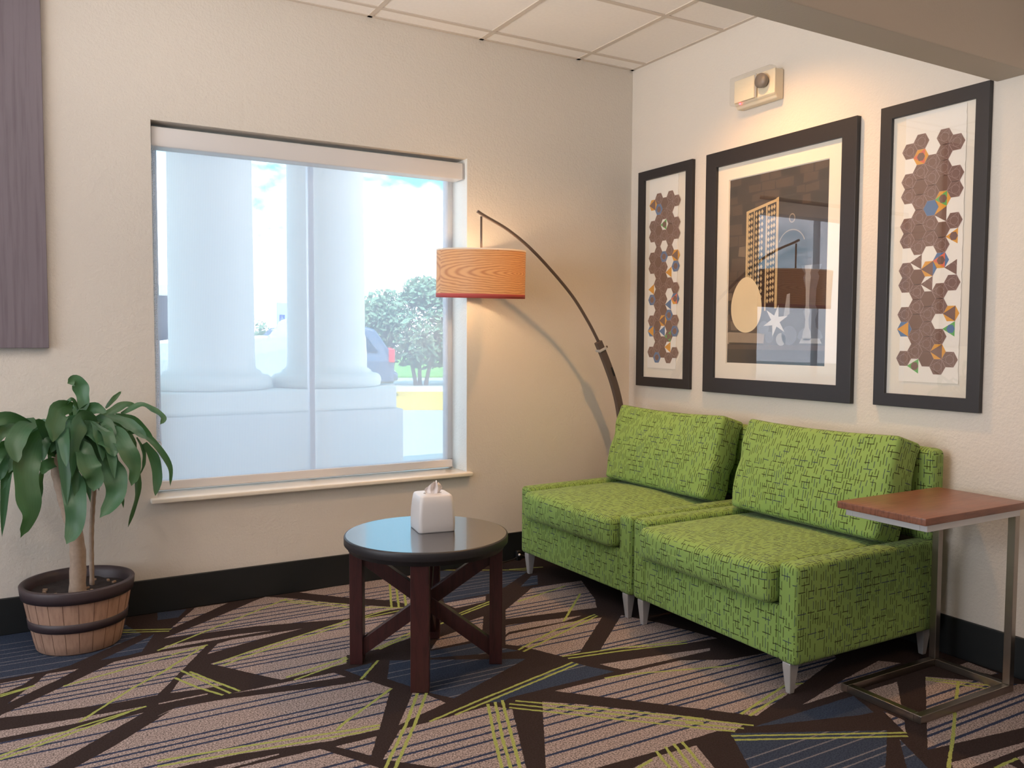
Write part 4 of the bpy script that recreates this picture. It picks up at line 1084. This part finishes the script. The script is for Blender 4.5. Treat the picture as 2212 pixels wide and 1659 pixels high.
def tall_picture(label, y0, u0, z0, codes, s0, s1):
    y1 = y0 - .452
    t = thing('framed_picture', label, 'picture', (0, 0, 0), 0, 'framed hexagon pictures')
    frame(t, y0, y1, .948, 2.165, .052)
    bm = NB(); rect(bm, -.004, y0 - .03, y1 + .03, .978, 2.135, t=.002); obj('mat_board', bm, M_MAT, t)
    # deckle-edged paper sheet
    rnd = random.Random(int(-y0 * 100))
    edge = []
    k = 60
    for i in range(k + 1): edge.append((s1 + rnd.uniform(-.0018, .0018), 1.052 + (2.108 - 1.052) * i / k))
    pts = [(s0, 1.052)] + edge + [(s0, 2.108)]
    bm = NB(); prism(bm, pts, -.0092, -.0072, 'x'); sheet = obj('art_sheet', fixn(bm), M_PAPER, t)
    hex_art(t, u0, z0, codes, sheet)
    bm = NB(); sheet_x(bm, -.0150, y0 - .05, y1 + .05, .998, 2.115); obj('glass', bm, M_PICGLASS, t)
    return t
tall_picture('tall black-framed brown hexagon print, nearest the room corner', -.090, .2125, 1.967, P1C, -.178, -.420)
tall_picture('tall black-framed brown hexagon print, below the ceiling beam', -1.670, 1.7985, 1.969, P3C, -1.778, -2.030)

# middle picture: still life behind double mat
t = thing('framed_picture', 'large black-framed still life of a white egg and dark stone wall', 'picture')
frame(t, -.650, -1.560, .944, 2.163, .075, .026)
bm = NB()
a0, a1, b0, b1 = -.70, -1.51, .99, 2.115
p0, p1, q0, q1 = -.806, -1.407, 1.100, 2.010
for y0, y1, z0, z1 in ((a0, p0 + .004, b0, b1), (p1 - .004, a1, b0, b1), (p0 + .004, p1 - .004, b0, q0 - .004), (p0 + .004, p1 - .004, q1 + .004, b1)):
    rect(bm, -.008, y0, y1, z0, z1, t=.002)
obj('mat_board', bm, M_MAT, t)
bm = NB(); rect(bm, -.004, a0, a1, b0, b1, t=.002); obj('inner_mat', bm, M_MAT, t)
def ink(name, r, g_, b_, var=.15, vs=30): return plain(name, srgb(r, g_, b_), .7, var=var, vscale=vs)
INK = [ink('print_dark_stone', 50, 40, 38, .35, 9), ink('print_brown_stone', 72, 56, 48, .3, 22), ink('print_light_stone', 108, 92, 78, .3, 30),
       ink('print_egg_white', 236, 216, 178, .03, 6), ink('print_lattice_cream', 196, 172, 130, .2, 40), ink('print_black', 30, 26, 28, .3, 10),
       ink('print_book_grey', 150, 132, 114, .15, 30), ink('print_silver', 150, 150, 152, .3, 18), ink('print_silver_dark', 84, 84, 92, .3, 18),
       ink('print_star_white', 205, 205, 205, .1, 20), ink('print_stone_crack', 40, 32, 30)]
bm = NB()
PW, PH = p0 - p1, q1 - q0
layer = 0
def pic(pts, mi, lv):
    vs = [bm.verts.new((-.0065 - .00004 * lv, p0 - u * PW, q0 + v * PH)) for u, v in pts]
    f = bm.faces.new(vs); f.material_index = mi; f.normal_update()
    if f.normal.x > 0: f.normal_flip()
def ell(cu, cv, ru, rv, n=36, a0_=0, a1_=360): return [(cu + ru * math.cos(math.radians(a0_ + (a1_ - a0_) * i / n)), cv + rv * math.sin(math.radians(a0_ + (a1_ - a0_) * i / n))) for i in range(n if a1_ - a0_ == 360 else n + 1)]
pic([(0, 0), (1, 0), (1, 1), (0, 1)], 0, 0)
rnd = random.Random(11)
v = .13
while v < .99:      # rough stone courses, rising to the left edge
    hgt = rnd.uniform(.035, .06); u = rnd.uniform(-.1, 0)
    while u < 1:
        w = rnd.uniform(.08, .22)
        lim = .22 if v < .78 else 1
        if u < lim:
            j = lambda: rnd.uniform(-.006, .006)
            mi = rnd.choice((0, 1, 1, 10)) if u > .12 or v > .8 else rnd.choice((1, 2, 1, 10))
            pts = [(u + j() + .006, v + j()), (min(u + w, lim) + j() - .006, v + j()), (min(u + w, lim) + j() - .006, v + hgt + j()), (u + j() + .006, v + hgt + j())]
            pts = [(min(1, max(0, a)), min(1, max(0, b_))) for a, b_ in pts]
            if pts[1][0] - pts[0][0] > .01: pic(pts, mi, 1)
        u += w
    v += hgt + .008
pic([(.19, .81), (.53, .86), (.52, .29), (.18, .27)], 5, 2)
for (a, b_, c_, d_) in ((.19, .215, .81, .27), (.505, .53, .86, .29), (.40, .415, .84, .28), (.27, .28, .82, .27)):
    pic([(a, d_), (b_, d_), (b_, c_ + .004), (a, c_)], 4, 4)
pic([(.19, .80), (.53, .845), (.53, .86), (.19, .815)], 4, 5)
v = .30
while v < .80:
    for u in (.225, .25, .30, .33, .36, .43, .46, .485):
        dv = (u - .19) * .13
        pic([(u - .013, v + dv), (u, v + .014 + dv), (u + .013, v + dv), (u, v - .014 + dv)], 4, 3)
    v += .032
pic([(0, 0), (1, 0), (1, .075), (0, .075)], 5, 2)
pic([(0, .075), (1, .075), (1, .10), (0, .10)], 1, 3)
pic([(0, .105), (.03, .10), (.40, .098), (.41, .16), (.02, .168), (0, .165)], 6, 4)
pic([(.02, .100), (.40, .098), (.40, .108), (.02, .112)], 10, 5)
pic([(.205 + .168 * math.cos(a) * (1 - .12 * math.sin(a)), .315 + .150 * math.sin(a)) for a in [2 * math.pi * i / 48 for i in range(48)]], 3, 6)
for r0, r1, cv in ((.030, .022, .745), (.135, .127, .60)):
    A = ell(.665, cv, r0, r0 * .66 if r0 > .1 else r0 * .8, 30, 0 if r0 < .1 else 20, 359 if r0 < .1 else 160); B = ell(.665, cv, r1, (r1 * .66 if r0 > .1 else r1 * .8), 30, 0 if r0 < .1 else 20, 359 if r0 < .1 else 160)
    for i in range(30): pic([A[i], A[i + 1], B[i + 1], B[i]], 6, 4)
prof = [(.085, .125), (.12, .14), (.10, .17), (.055, .19), (.045, .23), (.07, .27), (.045, .30), (.05, .38), (.075, .44), (.06, .46), (.085, .48), (.095, .50)]
pic([(.86 + w, v_) for w, v_ in prof] + [(.86 - w, v_) for w, v_ in reversed(prof)], 8, 4)
pic([(.85 + w * .35 - .02, v_) for w, v_ in prof] + [(.85 - w * .35 - .02, v_) for w, v_ in reversed(prof)], 7, 5)
pic([(.76, .11), (.97, .11), (.95, .135), (.78, .135)], 7, 5)
for cu, cv, r, mi in ((.40, .19, .055, 8), (.66, .15, .075, 8), (.58, .13, .05, 7), (.46, .14, .045, 8)): pic(ell(cu, cv, r, r * .66), mi, 4)
st = []
for i in range(12):
    a = 2 * math.pi * i / 12 + .3; r = .13 if i % 2 == 0 else .045
    st.append((.52 + r * math.cos(a), .225 + r * .66 * math.sin(a)))
pic(st, 9, 6)
pic([(.60, .24), (.63, .36), (.66, .365), (.66, .26)], 7, 5)
obj('still_life_print', bm, INK, t)
bm = NB(); sheet_x(bm, -.0160, -.722, -1.488, 1.016, 2.091); obj('glass', bm, M_PICGLASS, t)

# ------------------------------------------------------------------ emergency light
el = thing('emergency_light', 'cream emergency light unit with a clear cover above the middle picture', 'emergency light', (0, -1.005, 2.41))
bm = NB()
prism(bm, [(-.002, .062), (-.060, .062), (-.060, -.050), (-.042, -.074), (-.002, -.074)], -.128, .128, 'y')
obj('housing', fixn(bm), M_CREAMPL, el)
bevel(el.children[0], .005)
bm = NB(); rbox(bm, -.074, -.058, -.012, .116, -.050, .056, .003, 3, 2); obj('battery_panel', bm, M_CREAMPL, el, True)
M_GREYPL = plain('grey_lamp_head', srgb(120, 112, 108), .4)
bm = NB(); lathe(bm, [(0, -.022), (.018, -.020), (.030, -.008), (.034, .010), (.033, .016), (0, .018)], 24)
bmesh.ops.transform(bm, matrix=Matrix.Translation((-.078, -.068, .012)) @ Matrix.Rotation(math.radians(-90), 4, 'Y'), verts=bm.verts[:]); obj('lamp_head', fixn(bm), M_GREYPL, el, True)
bm = NB(); box(bm, -.0755, -.0735, -.026, -.018, -.050, .058); obj('divider_strip', bm, M_ALU, el)
bm = NB(); rbox(bm, -.104, -.058, -.140, .120, -.066, .068, .010, 4, 3); obj('clear_cover', bm, M_CLEAR, el, True)
M_LED = plain('red_led', (1, .1, .1), emit=(1, .06, .10), estr=6)
bm = NB(); bmesh.ops.create_uvsphere(bm, u_segments=10, v_segments=6, radius=.0042, matrix=Matrix.Translation((-.064, .085, -.056))); obj('status_led', bm, M_LED, el, True)
# ------------------------------------------------------------------ outside
GZ = -.30
M_COL = plain('white_stucco_column', srgb(226, 226, 222), .8, bump=.15, bscale=60)
M_BRICKY = plain('pale_painted_pedestal', srgb(214, 212, 210), .85, bump=.3, bscale=40)
M_ASPH = plain('pale_concrete_drive', srgb(196, 190, 184), .9, var=.06, vscale=3)
M_YEL = plain('yellow_kerb_paint', srgb(232, 190, 70), .8)
M_GRASS = plain('lawn_green', srgb(120, 170, 70), .9, var=.2, vscale=4)
bm = NB(); box(bm, -40, 60, .23, 70, GZ - .2, GZ); struct(obj('ground', bm, M_ASPH), 'pale concrete forecourt outside the window', 'ground')
bm = NB(); prism(bm, [(2.4, 12.9), (9.5, 9.3), (12.5, 14.5), (4.4, 18.1)], GZ, GZ + .02, 'z'); struct(obj('road_marking', fixn(bm), M_YEL), 'yellow painted strip across the forecourt', 'road marking')
bm = NB(); prism(bm, [(3.4, 18.6), (16, 13.4), (16.1, 13.7), (3.5, 18.9)], GZ, GZ + .14, 'z'); tag(obj('kerb', fixn(bm), M_COL), 'pale concrete kerb beyond the yellow strip', 'kerb')
bm = NB(); prism(bm, [(4.5, 26.5), (34, 17), (60, 40), (10, 60)], GZ, GZ + .06, 'z'); tag(obj('lawn', fixn(bm), M_GRASS), 'bright green lawn beyond the road under the tree', 'lawn', kind='stuff')
# porch roof carried by the columns (throws the shade on them)
bm = NB(); box(bm, -6, 3, .23, 3.3, 3.3, 3.6); struct(obj('porch_roof', bm, M_COL), 'porch roof outside the window', 'roof')
bm = NB(); box(bm, XL - 1, T + .3, YB - 1, .6, H + .5, H + .7); struct(obj('roof', bm, M_COL), 'hotel roof', 'roof')
ped = thing('column_pedestal', 'long pale stone pedestal carrying both outside columns', 'pedestal', (-2.5, 2.5, GZ))
bm = NB(); rbox(bm, -2.2, 1.88, -.55, .45, 0, .680 - GZ, .01, 4, 2); obj('lower_block', bm, M_BRICKY, ped, True)
bm = NB(); rbox(bm, -2.15, 1.845, -.50, .40, .680 - GZ, .834 - GZ, .008, 4, 2); obj('upper_block', bm, M_COL, ped, True)
for x_, lab in ((-1.90, 'white round column outside the left half of the window'), (-1.04, 'white round column outside the middle of the window')):
    c = thing('column', lab, 'column', (x_, 2.5, .834), 0, 'porch columns')
    bm = NB(); lathe(bm, [(.305, .135), (.300, .25), (.296, 1.0), (.286, 2.466)], 48); obj('shaft', bm, M_COL, c, True)
    bm = NB(); lathe(bm, [(0, 0), (.40, 0), (.415, .012), (.424, .045), (.420, .075), (.400, .098), (.365, .106), (.345, .108), (.343, .128), (.320, .140), (.300, .160)], 48); obj('base_moulding', fixn(bm), M_COL, c, True)

def car(name, label, loc, rz, body, L, Wd, prof, win, hgt, group=None, rear_lights=True):
    t = thing(name, label, 'car', loc, rz, group)
    bm = NB()
    n = len(prof)
    hw = Wd / 2
    # cross-section narrows above the belt line
    def Y(z): return hw if z < 1.0 * hgt / 1.8 else hw - (z - 1.0 * hgt / 1.8) * .28
    A = [bm.verts.new((x, Y(z), z)) for x, z in prof]; B = [bm.verts.new((x, -Y(z), z)) for x, z in prof]
    bm.faces.new(A); bm.faces.new(list(reversed(B)))
    for i in range(n): bm.faces.new((A[i], B[i], B[(i + 1) % n], A[(i + 1) % n]))
    bevel(obj('body', fixn(bm), body, t), .06, 3)
    for sgn in (-1, 1):
        for w_ in win:
            bm = NB()
            vs = [bm.verts.new((x, sgn * (Y(z) + .012), z)) for x, z in w_]
            f = bm.faces.new(vs); r = bmesh.ops.extrude_face_region(bm, geom=[f])
            bmesh.ops.translate(bm, verts=[e for e in r['geom'] if isinstance(e, bmesh.types.BMVert)], vec=(0, -sgn * .03, 0))
            obj('side_window', fixn(bm), M_CARGLASS if rear_lights else M_PALEGLASS, t)
    for wx in (-L * .31, L * .31):
        for sgn in (-1, 1):
            bm = NB(); lathe(bm, [(0, -.1), (.22, -.1), (.33, -.09), (.34, 0), (.33, .09), (.22, .1), (0, .1)], 28)
            bmesh.ops.transform(bm, matrix=Matrix.Translation((wx, sgn * (hw - .08), .34)) @ Matrix.Rotation(math.pi / 2, 4, 'X'), verts=bm.verts[:])
            obj('wheel', fixn(bm), M_BLACK, t, True)
    if rear_lights:
        for sgn in (-1, 1):
            bm = NB(); rbox(bm, L / 2 - .14, L / 2 + .012, sgn * hw - .10, sgn * hw + .03, .88, 1.22, .03, 3, 3)
            obj('tail_light', bm, M_TAIL, t, True)
    bm = NB(); rbox(bm, L / 2 - .05, L / 2 + .09, -hw + .05, hw - .05, .42, .62, .04, 3, 3); obj('bumper', bm, body, t, True)
    return t
M_CARGLASS = plain('dark_car_glass', srgb(40, 56, 78), .1)
M_PALEGLASS = plain('pale_car_glass', srgb(120, 150, 170), .1)
M_TAIL = plain('red_tail_lamp', srgb(225, 40, 60), .3)
M_SUV = plain('grey_blue_car_paint', srgb(96, 110, 138), .3, .3, coat=.5)
M_WCAR = plain('white_car_paint', srgb(196, 204, 214), .3, coat=.5)
suvp = [(-2.4, .35), (-2.45, .8), (-2.3, 1.0), (-1.2, 1.12), (-.6, 1.72), (0, 1.80), (1.6, 1.80), (1.95, 1.70), (2.32, 1.15), (2.42, .9), (2.42, .35)]
sw_ = [[(-1.0, 1.14), (-.5, 1.64), (.2, 1.68), (.2, 1.14)], [(.28, 1.14), (.28, 1.68), (1.1, 1.68), (1.1, 1.14)], [(1.18, 1.14), (1.18, 1.68), (1.62, 1.68), (2.02, 1.14)]]
car('parked_suv', 'grey-blue car with a red tail light parked right of the middle column', (2.93, 17.45, GZ), math.radians(-20), M_SUV, 4.84, 1.9, suvp, sw_, 1.8)
carp = [(-3.0, .45), (-3.05, 1.1), (-2.9, 1.38), (-1.6, 1.50), (1.10, 1.54), (1.40, 1.86), (1.7, 1.93), (2.05, 1.88), (2.2, 1.5), (2.22, 1.1), (2.2, .45)]
cw_ = [[(1.22, 1.58), (1.45, 1.82), (1.6, 1.85), (1.6, 1.58)], [(1.66, 1.58), (1.66, 1.85), (1.98, 1.82), (2.05, 1.58)]]
carp = [(x * .85, z) for x, z in carp]; cw_ = [[(x * .85, z) for x, z in w] for w in cw_]
car('parked_car', 'white high-bonnet car seen between the two outside columns', (1.15, 12.85, GZ), math.radians(35), M_WCAR, 3.9, 1.9, carp, cw_, 2.8, rear_lights=False)
# sign with wheelchair symbol
M_SIGNW = plain('pale_sign_face', srgb(206, 226, 226), .5)
M_SIGNB = plain('blue_sign_face', srgb(52, 84, 190), .5)
sg = thing('parking_sign', 'small sign post with a blue wheelchair symbol between the columns', 'sign', (3.70, 22.0, GZ), math.radians(25))
bm = NB(); tube(bm, [(0, 0, 0), (0, 0, 2.3)], .03, 8); obj('post', bm, M_ALU, sg, True)
bm = NB(); box(bm, -.20, .20, -.05, -.03, 1.35, 2.55); obj('sign_board', bm, M_SIGNW, sg)
bm = NB(); box(bm, -.10, .10, -.058, -.050, 1.98, 2.18); bl = obj('blue_plate', bm, M_SIGNB, sg)
bm = NB()
def spoly(pts):
    f = bm.faces.new([bm.verts.new((x, -.060, z + 2.08)) for x, z in pts]); f.normal_update()
    if f.normal.y > 0: f.normal_flip()
spoly([(-.012 + .012 * math.cos(a), .062 + .012 * math.sin(a)) for a in [i * math.pi / 6 for i in range(12)]])
spoly([(-.020, .046), (-.006, .046), (-.004, .0), (.030, .0), (.045, -.045), (.058, -.042), (.060, -.056), (.036, -.060), (.020, -.014), (-.018, -.014)])
for i in range(12):
    a, b_ = math.radians(150 + i * 17), math.radians(150 + (i + 1) * 17)
    spoly([(-.010 + r * math.cos(q_), -.028 + r * math.sin(q_)) for r, q_ in ((.042, a), (.042, b_), (.032, b_), (.032, a))])
obj('wheelchair_symbol', bm, M_SIGNW, bl)
# trees, bush, far building
M_FOL = plain('tree_foliage', srgb(140, 168, 138), .9, spec=.05, var=.3, vscale=2)
M_BARK = plain('tree_bark', srgb(140, 125, 110), .9)
def blob_tree(name, label, loc, crown, seed, trunks, nleaf=2600, ls=.10, group=None):
    rnd = random.Random(seed)
    t = thing(name, label, 'tree' if trunks else 'bush', loc, 0, group)
    bm = NB()
    for _ in range(nleaf):
        cx_, cy_, cz_, rx, ry, rz = rnd.choice(crown)
        v = Vector((rnd.gauss(0, 1), rnd.gauss(0, 1), rnd.gauss(0, 1))).normalized() * rnd.random() ** .33
        p = Vector((cx_ + v.x * rx, cy_ + v.y * ry, cz_ + v.z * rz))
        a = Vector((rnd.gauss(0, 1), rnd.gauss(0, 1), rnd.gauss(0, 1))).normalized(); b_ = a.orthogonal().normalized()
        s = ls * rnd.uniform(.6, 1.3)
        bm.faces.new([bm.verts.new(p + a * s), bm.verts.new(p + b_ * s * .5), bm.verts.new(p - a * s), bm.verts.new(p - b_ * s * .5)])
    obj('foliage', bm, M_FOL, t)
    if trunks:
        bm = NB()
        for tx, ty, h_ in trunks: tube(bm, [(tx * .3, ty * .3, 0), (tx * .6, ty * .6, h_ * .4), (tx, ty, h_)], [.07, .055, .03], 7)
        obj('trunk', bm, M_BARK, t, True)
    return t
blob_tree('leafy_tree', 'soft green multi-stem tree seen right of the middle column', (7.6, 20.3, GZ),
          [(0, 0, 1.9, 1.4, 1.3, 1.0), (-1.0, .4, 2.2, .9, .9, .8), (1.1, -.5, 2.2, 1.0, .9, .9), (.1, 0, 2.9, .7, .7, .5), (-1.2, .7, 1.4, .7, .6, .6), (.9, -.3, 3.0, .5, .5, .5), (-1.3, .8, 1.9, .7, .7, .8), (-1.4, .8, .9, .5, .5, .6), (1.3, -.6, 1.4, .9, .7, .7), (.2, .2, 1.1, 1.2, .9, .6), (-1.2, .9, .5, .6, .5, .4)], 2, [(-.4, .2, 1.8), (.5, -.2, 1.9), (0, .1, 2.1)], 12000, .12)
blob_tree('distant_bush', 'far green bush seen between the outside columns', (6.1, 34.4, GZ), [(-.7, 0, 1.4, 1.1, .8, 1.0), (.3, 0, 1.0, .9, .8, .8)], 9, None, 1600, .12)
bl = thing('distant_building', 'far pale building with a dark door at the window\'s left edge', 'building', (-.6, 29.5, GZ))
bm = NB(); box(bm, -5, 2.5, 0, 4, 0, 3.4); obj('walls', bm, M_COL, bl)
bm = NB(); box(bm, .6, 2.2, -.05, .0, .2, 3.0); obj('dark_door', bm, M_CARGLASS, bl)
